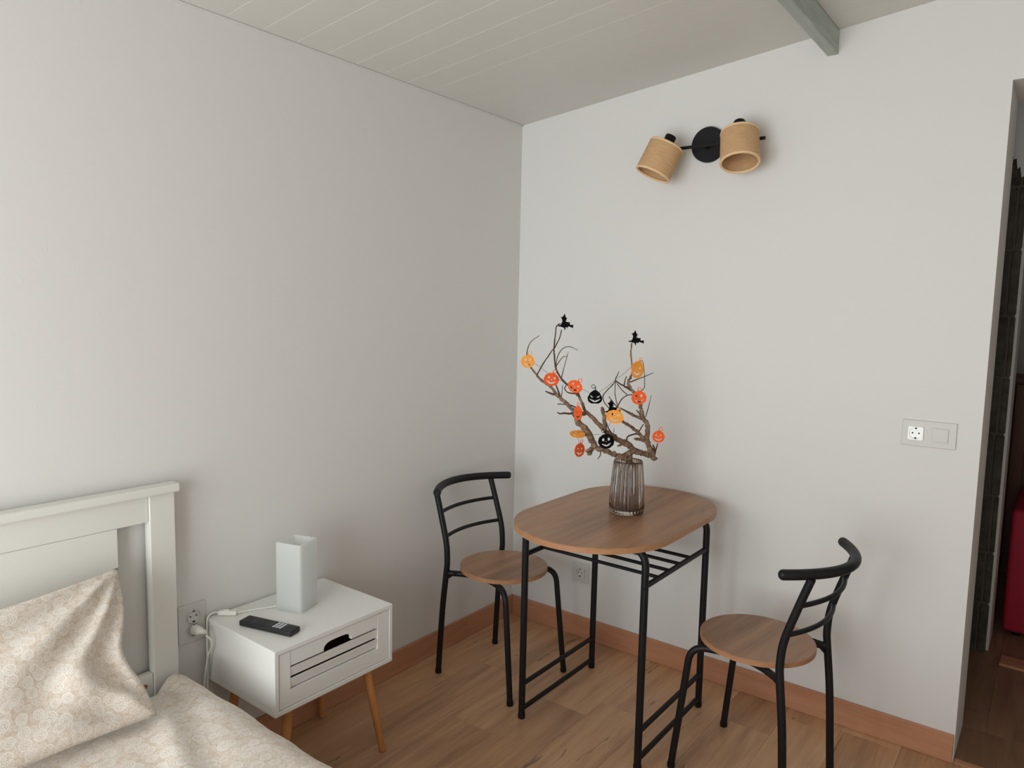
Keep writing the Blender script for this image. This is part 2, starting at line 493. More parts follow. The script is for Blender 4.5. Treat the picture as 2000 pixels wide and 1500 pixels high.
# ceiling: tongue-and-groove boards on a backing sheet, rising with the roof
bm = bmesh.new()
extrude_poly(bm, [(-0.2, zc(-0.2) + 0.014), (XR + 0.2, zc(XR + 0.2) + 0.014), (XR + 0.2, zc(XR + 0.2) + 0.06), (-0.2, zc(-0.2) + 0.06)], YF - 0.1, 4.4)
ce = structure(new_obj('ceiling', bm, M_CEIL), 'pale grey painted ceiling of tongue-and-groove boards', 'ceiling')
BW = 0.124
bm = bmesh.new()
def board_mesh(c0, c1):
    """one board; c0 and c1 are the chamfers of its two long edges"""
    bm = bmesh.new()
    prof = [(0.0003, 0.012), (0.0003, c0), (c0 + 0.0002, 0.0), (BW - c1 - 0.0002, 0.0), (BW - 0.0003, c1), (BW - 0.0003, 0.012)]
    A = [bm.verts.new((0.0005, y, zc(0) + z)) for y, z in prof]
    B = [bm.verts.new((XR - 0.0005, y, zc(XR) + z)) for y, z in prof]
    bm.faces.new(A); bm.faces.new(B[::-1])
    for i in range(len(prof)):
        j = (i + 1) % len(prof)
        bm.faces.new((A[i], A[j], B[j], B[i]))
    bmesh.ops.recalc_face_normals(bm, faces=bm.faces[:])
    me = bpy.data.meshes.new('ceiling_board'); bm.to_mesh(me); bm.free(); me.materials.append(M_CEIL)
    return me
TIGHT, MIDB, OPENB = board_mesh(0.0002, 0.0002), board_mesh(0.0008, 0.0002), board_mesh(0.0014, 0.0014)
y = -0.1185
k = 0
while y > YF - 0.02:
    o = bpy.data.objects.new('ceiling_board', TIGHT if k < 4 else MIDB if k == 4 else OPENB)
    COL.objects.link(o); o.parent = ce
    o.location = (0, y, 0)
    y -= BW; k += 1
tr = boxed('trim_1', (0.0005, 0.007, YF, -0.001, 2.3065, 2.3125), M_WALL2)
structure(tr, 'thin white bead between the left wall and the ceiling', 'trim')

# grey purlin under the ceiling
bm = bmesh.new()
box(bm, 1.316, 1.352, YF + 0.001, -0.001, 2.371, zc(1.316) - 0.0008, 0.002, 1)
tag(new_obj('ceiling_beam', bm, M_BEAM), 'grey-green stained wooden beam running under the boarded ceiling', 'beam')

# baseboards
bm = bmesh.new(); box(bm, 0.0005, 0.012, YF, -0.0005, 0.0005, 0.096, 0.002, 2)
structure(new_obj('baseboard_left', bm, M_SKIRT), 'light brown wooden baseboard along the left wall', 'baseboard')
bm = bmesh.new(); box(bm, 0.0125, 1.858, -0.012, -0.0005, 0.0005, 0.096, 0.002, 2)
structure(new_obj('baseboard_back', bm, M_SKIRTX), 'light brown wooden baseboard below the wall lamp', 'baseboard')
structure(boxed('trim_2', (1.862, 2.759, -0.004, 0.026, 0.0003, 0.0035), M_SKIRTX, None, 0.001), 'narrow wooden threshold strip in the doorway', 'trim')

# the hall beyond the doorway
wh = structure(boxed('wall_hall', (0.6, 1.868, 1.0205, 1.27, 0.0, 2.6), M_MORTAR), 'hall wall with bare concrete blocks beside an unfinished doorway', 'wall')
jag = [(0.6, 2.24), (1.70, 2.22), (1.775, 2.205), (1.80, 2.165), (1.812, 2.185), (1.818, 2.145), (1.828, 2.15), (1.834, 2.105), (1.843, 2.115), (1.850, 2.07), (1.862, 2.075), (1.872, 2.02), (1.90, 2.03), (3.2, 2.03), (3.2, 2.6), (0.6, 2.6)]
bm = bmesh.new(); extrude_poly(bm, jag, 1.006, 0.026)
new_obj('plaster_layer', bm, M_WALL2, wh)
bm = bmesh.new(); box(bm, 1.868, 3.2, 1.034, 1.27, 2.06, 2.6)
new_obj('lintel', bm, M_MORTAR, wh)
bm = bmesh.new(); box(bm, 1.8685, 1.883, 1.06, 1.275, 0.0, 2.03)
new_obj('plaster_reveal', bm, M_WALL2, wh)
zj = [0.004, 0.228, 0.458, 0.714, 0.986, 1.233, 1.496, 1.775, 2.036, 2.25]
for i in range(len(zj) - 1):
    d = 0.008 * ((i * 7) % 3 - 1)
    for x0, x1 in ((1.45, 1.841 + d), (1.849 + d, 1.874)):
        bm = bmesh.new(); box(bm, x0, x1, 1.013 + 0.003 * ((i * 5) % 3) / 2, 1.0210, zj[i] + 0.003, zj[i + 1] - 0.007, 0.003, 1)
        new_obj('concrete_block', bm, M_BLOCK, wh)
structure(boxed('wall_hall_left', (0.5, 0.6, 0.283, 2.7, 0, 2.6), M_WALL2), 'hall side wall out of view', 'wall')
structure(boxed('wall_hall_right', (3.2, 3.3, 0.283, 2.7, 0, 2.6), M_WALL2), 'hall end wall out of view', 'wall')
structure(boxed('wall_hall_back', (0.5, 3.3, 2.7, 2.8, 0, 2.6), M_WALL2), 'far wall of the room beyond the hall', 'wall')
structure(boxed('ceiling_hall', (0.5, 3.3, 0.2835, 2.8, 2.6, 2.65), M_WALL2), 'ceiling over the hall', 'ceiling')

t = empty('ottoman', (2.26, 1.6, 0))
tag(t, 'dark red boxy seat standing in the room beyond the doorway', 'ottoman')
boxed('cushioned_body', (-0.345, 0.34, -0.3, 0.3, 0.02, 0.605), M_RED, t, 0.022, 4, True)
for sx in (-0.29, 0.29):
    for sy in (-0.25, 0.25):
        lathed('foot', [(0, 0), (0.018, 0), (0.022, 0.024), (0, 0.024)], M_BLACK, t, 16, (sx, sy, 0))
t = empty('cabinet', (2.25, 2.3, 0))
tag(t, 'dark brown wooden cabinet behind the red seat beyond the doorway', 'cabinet')
boxed('body', (-0.4, 0.4, -0.18, 0.2, 0.05, 1.14), M_CAB, t, 0.003)
boxed('top', (-0.42, 0.42, -0.22, 0.21, 1.14, 1.165), M_CAB, t, 0.003)
boxed('plinth', (-0.39, 0.39, -0.16, 0.19, 0, 0.05), M_CAB, t)
for x0, x1, hx in ((-0.395, -0.003, -0.04), (0.003, 0.395, 0.04)):
    d = boxed('door', (x0, x1, -0.2, -0.181, 0.06, 1.13), M_CAB, t, 0.003)
    boxed('door_panel', (x0 + 0.06, x1 - 0.06, -0.206, -0.2, 0.13, 1.06), M_CAB, d, 0.003)
    lathed('knob', [(0, 0), (0.006, 0), (0.006, 0.012), (0.014, 0.016), (0.012, 0.026), (0, 0.028)], M_BLACK, d, 16, (hx, -0.2, 0.6)).rotation_euler = (PI / 2, 0, 0)
bm = bmesh.new(); box(bm, -0.3, 0.3, -0.05, 0.05, 0.0006, 0.013, 0.0015, 1)
o = new_obj('loose_board', bm, M_SKIRTX, None, False, (2.232, 0.955, 0)); o.rotation_euler = (0, 0, math.radians(-3))
tag(o, 'short loose wooden board lying on the hall floor', 'board')

# ------------------------------------------------------------------ sockets and switch
def local_obj(name, bm, material, parent, smooth=False):
    return new_obj(name, bm, material, parent, smooth)

def socket_insert(parent, cx, cy, z0, size, square, material):
    """schuko insert: a raised face with a round well, two pin holes and two earth clips (local z is out of the wall)"""
    N = 40; r = 0.0195; zf = z0 + 0.007; zb = z0 + 0.0012
    bm = bmesh.new(); outer = []; outer_b = []; inner = []; floor_ = []
    for k in range(N):
        a = 2 * PI * k / N + PI / N
        c, s = math.cos(a), math.sin(a)
        q = size / 2 / max(abs(c), abs(s)) if square else size / 2
        outer.append(bm.verts.new((cx + c * q, cy + s * q, zf))); outer_b.append(bm.verts.new((cx + c * q, cy + s * q, z0)))
        inner.append(bm.verts.new((cx + c * r, cy + s * r, zf))); floor_.append(bm.verts.new((cx + c * r * 0.96, cy + s * r * 0.96, zb)))
    for k in range(N):
        j = (k + 1) % N
        bm.faces.new((outer_b[k], outer_b[j], outer[j], outer[k]))
        bm.faces.new((outer[k], outer[j], inner[j], inner[k]))
        bm.faces.new((inner[k], inner[j], floor_[j], floor_[k]))
    bm.faces.new(floor_); bm.faces.new(outer_b[::-1])
    ins = new_obj('socket_insert', bm, material, parent)
    for sx in (-0.0095, 0.0095):
        lathed('pin_hole', [(0, 0), (0.0025, 0), (0.0025, 0.0004), (0, 0.0004)], M_FELT, ins, 14, (cx + sx, cy, zb))
    for sy in (-1, 1):
        bm = bmesh.new(); box(bm, cx - 0.0028, cx + 0.0028, cy + sy * 0.0165 - 0.002, cy + sy * 0.0165 + 0.002, zb, zb + 0.0045, 0.0005, 1)
        new_obj('earth_clip', bm, M_BLACKM, ins)
    return ins

def wall_frame(name, loc, side):
    """an empty whose local x runs along the wall, y up, z out of the wall"""
    o = empty(name, loc)
    if side == 'back': o.rotation_euler = (PI / 2, 0, 0)
    else: o.rotation_euler = (PI / 2, 0, PI / 2)
    return o

def plate(parent, w_, h_, mat_=None):
    bm = bmesh.new(); box(bm, -w_ / 2, w_ / 2, -h_ / 2, h_ / 2, 0.0004, 0.0075, 0.002, 2)
    return new_obj('face_plate', bm, mat_ or M_PLATE, parent)

s = wall_frame('socket_and_switch', (1.7145, 0, 1.093), 'back')
tag(s, 'double plate with a socket and a light switch near the doorway', 'socket')
plate(s, 0.158, 0.086)
socket_insert(s, -0.0375, 0, 0.0075, 0.045, True, M_PLATEW)
bm = bmesh.new(); box(bm, 0.0105, 0.0565, -0.0225, 0.0225, 0.0075, 0.0125, 0.0012, 2)
new_obj('switch_rocker', bm, M_PLATE, s)
s = wall_frame('wall_socket', (0.39, 0, 0.30), 'back')
tag(s, 'single white wall socket low on the wall behind the table', 'socket')
plate(s, 0.086, 0.09); socket_insert(s, 0, 0, 0.0075, 0.050, True, M_PLATE)
s = wall_frame('bedside_socket', (0, -1.625, 0.503), 'left')
tag(s, 'upright double wall socket between the headboard and the nightstand', 'socket')
plate(s, 0.085, 0.118)
socket_insert(s, 0.004, 0.021, 0.0075, 0.0412, False, M_PLATE)
socket_insert(s, 0.004, -0.021, 0.0075, 0.0412, False, M_PLATE)

# ------------------------------------------------------------------ wall lamp
wl = empty('wall_lamp', (0.903, 0, 2.12))
tag(wl, 'black twin wall spotlight with two woven cane shades', 'wall lamp')
def at_lamp(x, y, z): return (x - 0.903, y, z - 2.12)
o = lathed('base_plate', [(0, 0.0004), (0.066, 0.0004), (0.066, 0.018), (0.064, 0.021), (0, 0.021)], M_BLACKM, wl, 64)
o.rotation_euler = (PI / 2, 0, 0)
tubed('bracket', [at_lamp(0.905, -0.018, 2.108), at_lamp(0.905, -0.062, 2.108)], 0.008, M_BLACKM, wl, 16)
tubed('bar', [at_lamp(0.742, -0.062, 2.107), at_lamp(1.137, -0.062, 2.107)], 0.0062, M_BLACKM, wl, 16)
def cane_shade(center, axis, cap=0.0375, L=0.124, r0=0.0665, r1=0.069):
    """axis points out of the open end"""
    ax = Vector(axis).normalized()
    q = Vector((0, 0, -1)).rotation_difference(ax)
    g = empty('spot_head', at_lamp(*center)); g.parent = wl
    g.rotation_mode = 'QUATERNION'; g.rotation_quaternion = q
    bm = bmesh.new(); N = 72; K = 12; th = 0.0022
    uvl = bm.loops.layers.uv.new('UVMap')
    rings = []
    prof = [(r0 + (r1 - r0) * i / K, L / 2 - L * i / K) for i in range(K + 1)]
    prof_in = [(r - th, z) for r, z in prof[::-1]]
    full = prof + prof_in
    for (r, z) in full:
        rings.append([bm.verts.new((r * math.cos(2 * PI * k / N), r * math.sin(2 * PI * k / N), z)) for k in range(N)])
    for i in range(len(full)):
        A, B = rings[i], rings[(i + 1) % len(full)]
        for k in range(N):
            f = bm.faces.new((A[k], A[(k + 1) % N], B[(k + 1) % N], B[k]))
            vals = [(k / N, full[i][1] / L + 0.5), ((k + 1) / N, full[i][1] / L + 0.5), ((k + 1) / N, full[(i + 1) % len(full)][1] / L + 0.5), (k / N, full[(i + 1) % len(full)][1] / L + 0.5)]
            for lp, uv in zip(f.loops, vals): lp[uvl].uv = uv
    sh = new_obj('shade', bm, M_CANE, g, True)
    for z, r in ((L / 2 - 0.004, r0), (-L / 2 + 0.004, r1)):
        rim_prof = [(r - 0.003 + 0.0045 * math.cos(a), z + 0.0048 * math.sin(a)) for a in [2 * PI * k / 10 for k in range(10)]]
        lathed('shade_rim', rim_prof, M_CANERIM, sh, 72, None, True)
    lathed('shade_top', [(0, L / 2 - 0.006), (r0 - 0.002, L / 2 - 0.006), (r0 - 0.002, L / 2 - 0.004), (0, L / 2 - 0.004)], M_CANE, sh, 72)
    lathed('lamp_holder', [(0, L / 2 - 0.06), (0.017, L / 2 - 0.06), (0.02, L / 2 - 0.05), (0.021, L / 2 + cap - 0.0035), (0.019, L / 2 + cap), (0, L / 2 + cap)], M_BLACKM, g, 32)
    return g
cane_shade((0.759, -0.130, 2.057), (-0.335, -0.24, -0.91))
cane_shade((1.072, -0.132, 2.066), (0.17, -0.30, -0.93), 0.046)
tubed('swivel', [at_lamp(0.776, -0.060, 2.107), at_lamp(0.776, -0.118, 2.113)], 0.006, M_BLACKM, wl, 12)
tubed('swivel', [at_lamp(1.064, -0.060, 2.107), at_lamp(1.064, -0.112, 2.122)], 0.006, M_BLACKM, wl, 12)

# ------------------------------------------------------------------ table
def stadium(hw, hl, n=28):
    pts = []
    s_ = hl - hw
    for k in range(n + 1):
        a = PI * k / n
        pts.append((hw * math.cos(a), s_ + hw * math.sin(a)))
    for k in range(n + 1):
        a = PI + PI * k / n
        pts.append((hw * math.cos(a), -s_ + hw * math.sin(a)))
    return pts
TX, TY, TZ = 0.823, -0.463, 0.758
tb = empty('bistro_table', (TX, TY, 0))
tag(tb, 'small bistro table with a rounded wood top and black tube legs', 'table')
def slab(bm, outl, z0, z1, ins):
    L = [[bm.verts.new((x * s1, y * s2, z)) for x, y in outl] for z, s1, s2 in ((z0, 1, 1), (z1 - ins, 1, 1), (z1, ins_scale[0], ins_scale[1]))]
    n = len(outl)
    for A, B in zip(L, L[1:]):
        for k in range(n): bm.faces.new((A[k], A[(k + 1) % n], B[(k + 1) % n], B[k]))
    bm.faces.new(L[0][::-1]); bm.faces.new(L[-1])
HW, HL = 0.276, 0.447
ins_scale = ((HW - 0.0025) / (HW - 0.001), (HL - 0.0025) / (HL - 0.001))
bm = bmesh.new(); slab(bm, stadium(HW - 0.001, HL - 0.001), TZ - 0.019, TZ, 0.0015)
new_obj('tabletop', bm, M_TABLE, tb)
def band(name, outl_o, outl_i, z0, z1, parent, material):
    bm = bmesh.new(); n = len(outl_o)
    Q = [[bm.verts.new((x, y, z)) for x, y in ol] for ol, z in ((outl_i, z0), (outl_o, z0), (outl_o, z1), (outl_i, z1))]
    for i in range(4):
        A, B = Q[i], Q[(i + 1) % 4]
        for k in range(n): bm.faces.new((A[k], A[(k + 1) % n], B[(k + 1) % n], B[k]))
    return new_obj(name, bm, material, parent, False)
band('edge_band', stadium(HW, HL), stadium(HW - 0.0012, HL - 0.0012), TZ - 0.0188, TZ - 0.0014, tb, M_EDGE)
LX0, LX1, LY0, LY1 = 0.588 - TX, 1.056 - TX, -0.707 - TY, -0.219 - TY
R_T = 0.0122
for ly in (LY0, LY1):
    for lx in (LX0, LX1):
        inward = 1 if lx < 0 else -1
        pts = fillet([(lx, ly, 0.012), (lx, ly, 0.7275), (lx + inward * 0.2335, ly, 0.7275)], 0.055, 8)
        lg = tubed('leg', pts, R_T, M_BLACK, tb, 14)
        lathed('foot_cap', [(0, 0), (R_T + 0.0002, 0), (R_T + 0.0012, 0.003), (R_T + 0.0012, 0.016), (0, 0.016)], M_BLACK, lg, 16, (lx, ly, 0))
        sgn = -1 if ly < -0.1 else 1
        o = lathed('bolt', [(0, 0), (0.0052, 0), (0.0042, 0.0022), (0, 0.0028)], M_BLACKM, lg, 14, (lx, ly + sgn * (R_T - 0.001), 0.608))
        o.rotation_euler = (PI / 2 * (1 if sgn < 0 else -1), 0, 0)
for lx in (LX0, LX1):
    for z in (0.128, 0.034):
        tubed('stretcher', [(lx, LY0 + 0.009, z), (lx, LY1 - 0.009, z)], 0.0088, M_BLACK, tb, 12)
    tubed('rack_rail', [(lx, LY0 + 0.009, 0.611), (lx, LY1 - 0.009, 0.611)], 0.0090, M_BLACK, tb, 12)
for wy in (-0.603, -0.521, -0.436, -0.351):
    tubed('rack_wire', [(LX0 + 0.004, wy - TY, 0.612), (LX1 - 0.004, wy - TY, 0.612)], 0.0062, M_BLACK, tb, 10)

# ------------------------------------------------------------------ chairs (local x is forward)
def make_chair(label):
    c = empty('bistro_chair')
    tag(c, label, 'chair', 'black tube bistro chairs at the table')
    R_S, zs = 0.176, 0.453
    lathed('seat', [(0, zs - 0.016), (R_S - 0.001, zs - 0.016), (R_S - 0.001, zs - 0.0015), (R_S - 0.0025, zs), (0, zs)], M_SEAT, c, 72)
    lathed('edge_band', [(R_S - 0.0012, zs - 0.0158), (R_S, zs - 0.0158), (R_S, zs - 0.0014), (R_S - 0.0012, zs - 0.0014)], M_EDGE, c, 72, None, True)
    rt = 0.0118
    for s in (-1, 1):
        post = [(-0.188, 0.176 * s, 0.012), (-0.172, 0.173 * s, 0.27), (-0.156, 0.171 * s, 0.42), (-0.152, 0.170 * s, 0.475), (-0.160, 0.169 * s, 0.55), (-0.194, 0.167 * s, 0.66), (-0.224, 0.165 * s, 0.748)]
        p = tubed('back_post', catmull(post, 6), rt, M_BLACK, c, 14)
        lathed('foot_cap', [(0, 0), (rt, 0), (rt + 0.0012, 0.003), (rt + 0.001, 0.016), (0, 0.016)], M_BLACK, p, 16, (-0.188, 0.176 * s, 0))
        leg = fillet([(0.186, 0.172 * s, 0.012), (0.142, 0.160 * s, 0.424), (0.045, 0.120 * s, 0.426), (-0.06, 0.118 * s, 0.426), (-0.153, 0.165 * s, 0.424)], 0.055, 8)
        l = tubed('leg', leg, 0.0112, M_BLACK, c, 14)
        lathed('foot_cap', [(0, 0), (rt, 0), (rt + 0.0012, 0.003), (rt + 0.0008, 0.016), (0, 0.016)], M_BLACK, l, 16, (0.186, 0.172 * s, 0))
        bm = bmesh.new()
        extrude_poly(bm, [(-0.150, 0.40), (-0.150, 0.436), (-0.105, 0.436)], 0.160 * s - 0.0015, 0.003)
        new_obj('bracket', bm, M_BLACK, p)
    def bow(y, mid, depth, half): return mid + depth * (y / half) ** 2
    H_ = 0.218
    rail = [(bow(y, -0.268, 0.103, H_), y, 0.757) for y in [H_ * (k / 12.0 * 2 - 1) for k in range(13)]]
    tubed('top_rail', catmull(rail, 3), 0.0152, M_BLACK, c, 18, True)
    for z, px in ((0.662, -0.195), (0.568, -0.166)):
        sl = [(bow(y, px - 0.036, 0.036, 0.167), y, z) for y in [0.165 * (k / 10.0 * 2 - 1) for k in range(11)]]
        tubed('back_slat', catmull(sl, 3), 0.0074, M_BLACK, c, 12)
    return c
ch = make_chair('round-seated black tube chair in the corner by the left wall')
ch.location = (0.325, -0.490, 0); ch.rotation_euler = (0, 0, math.radians(-2.0))
ch2 = copy_tree(ch)
tag(ch2, 'round-seated black tube chair nearest the doorway, its back turned outward', 'chair', 'black tube bistro chairs at the table')
ch2.location = (1.343, -0.480, 0); ch2.rotation_euler = (0, 0, math.radians(172.5))

# ------------------------------------------------------------------ vase
VX, VY = 0.843, -0.447
def flute(a, z, r): return 0.030 * math.cos(30 * a) * min(1.0, max(0.0, (z - 0.012) / 0.02)) * min(1.0, max(0.0, (0.186 - z) / 0.01))
prof = [(0, 0.0006), (0.050, 0.0006), (0.058, 0.002), (0.0615, 0.007), (0.0622, 0.014)]
for i in range(1, 13):
    t_ = i / 12.0
    prof.append((0.0622 - 0.0112 * t_ + 0.0015 * math.sin(PI * t_), 0.014 + 0.174 * t_))
prof += [(0.0502, 0.1895), (0.0488, 0.1885)]
for i in range(0, 11):
    t_ = i / 10.0
    prof.append((0.0482 + 0.0105 * t_, 0.184 - 0.162 * t_))
prof += [(0.054, 0.016), (0.03, 0.014), (0, 0.014)]
def flute_outer(a, z, r):
    return flute(a, z, r)
bm = bmesh.new(); N = 300
rings = []
n_out = 19
for i, (r, z) in enumerate(prof):
    if r < 1e-6: rings.append([bm.verts.new((0, 0, z))])
    else:
        rings.append([bm.verts.new((r * (1 + (flute(2 * PI * k / N, z, r) if i < n_out - 2 else 0)) * math.cos(2 * PI * k / N),
                                    r * (1 + (flute(2 * PI * k / N, z, r) if i < n_out - 2 else 0)) * math.sin(2 * PI * k / N), z)) for k in range(N)])
for A, B in zip(rings, rings[1:]):
    for k in range(N):
        j = (k + 1) % N
        if len(A) == 1: bm.faces.new((A[0], B[j], B[k]))
        elif len(B) == 1: bm.faces.new((A[k], A[j], B[0]))
        else: bm.faces.new((A[k], A[j], B[j], B[k]))
v = new_obj('vase', bm, M_GLASS, None, True, (VX, VY, TZ))
tag(v, 'smoky grey ribbed glass vase standing on the table', 'vase')

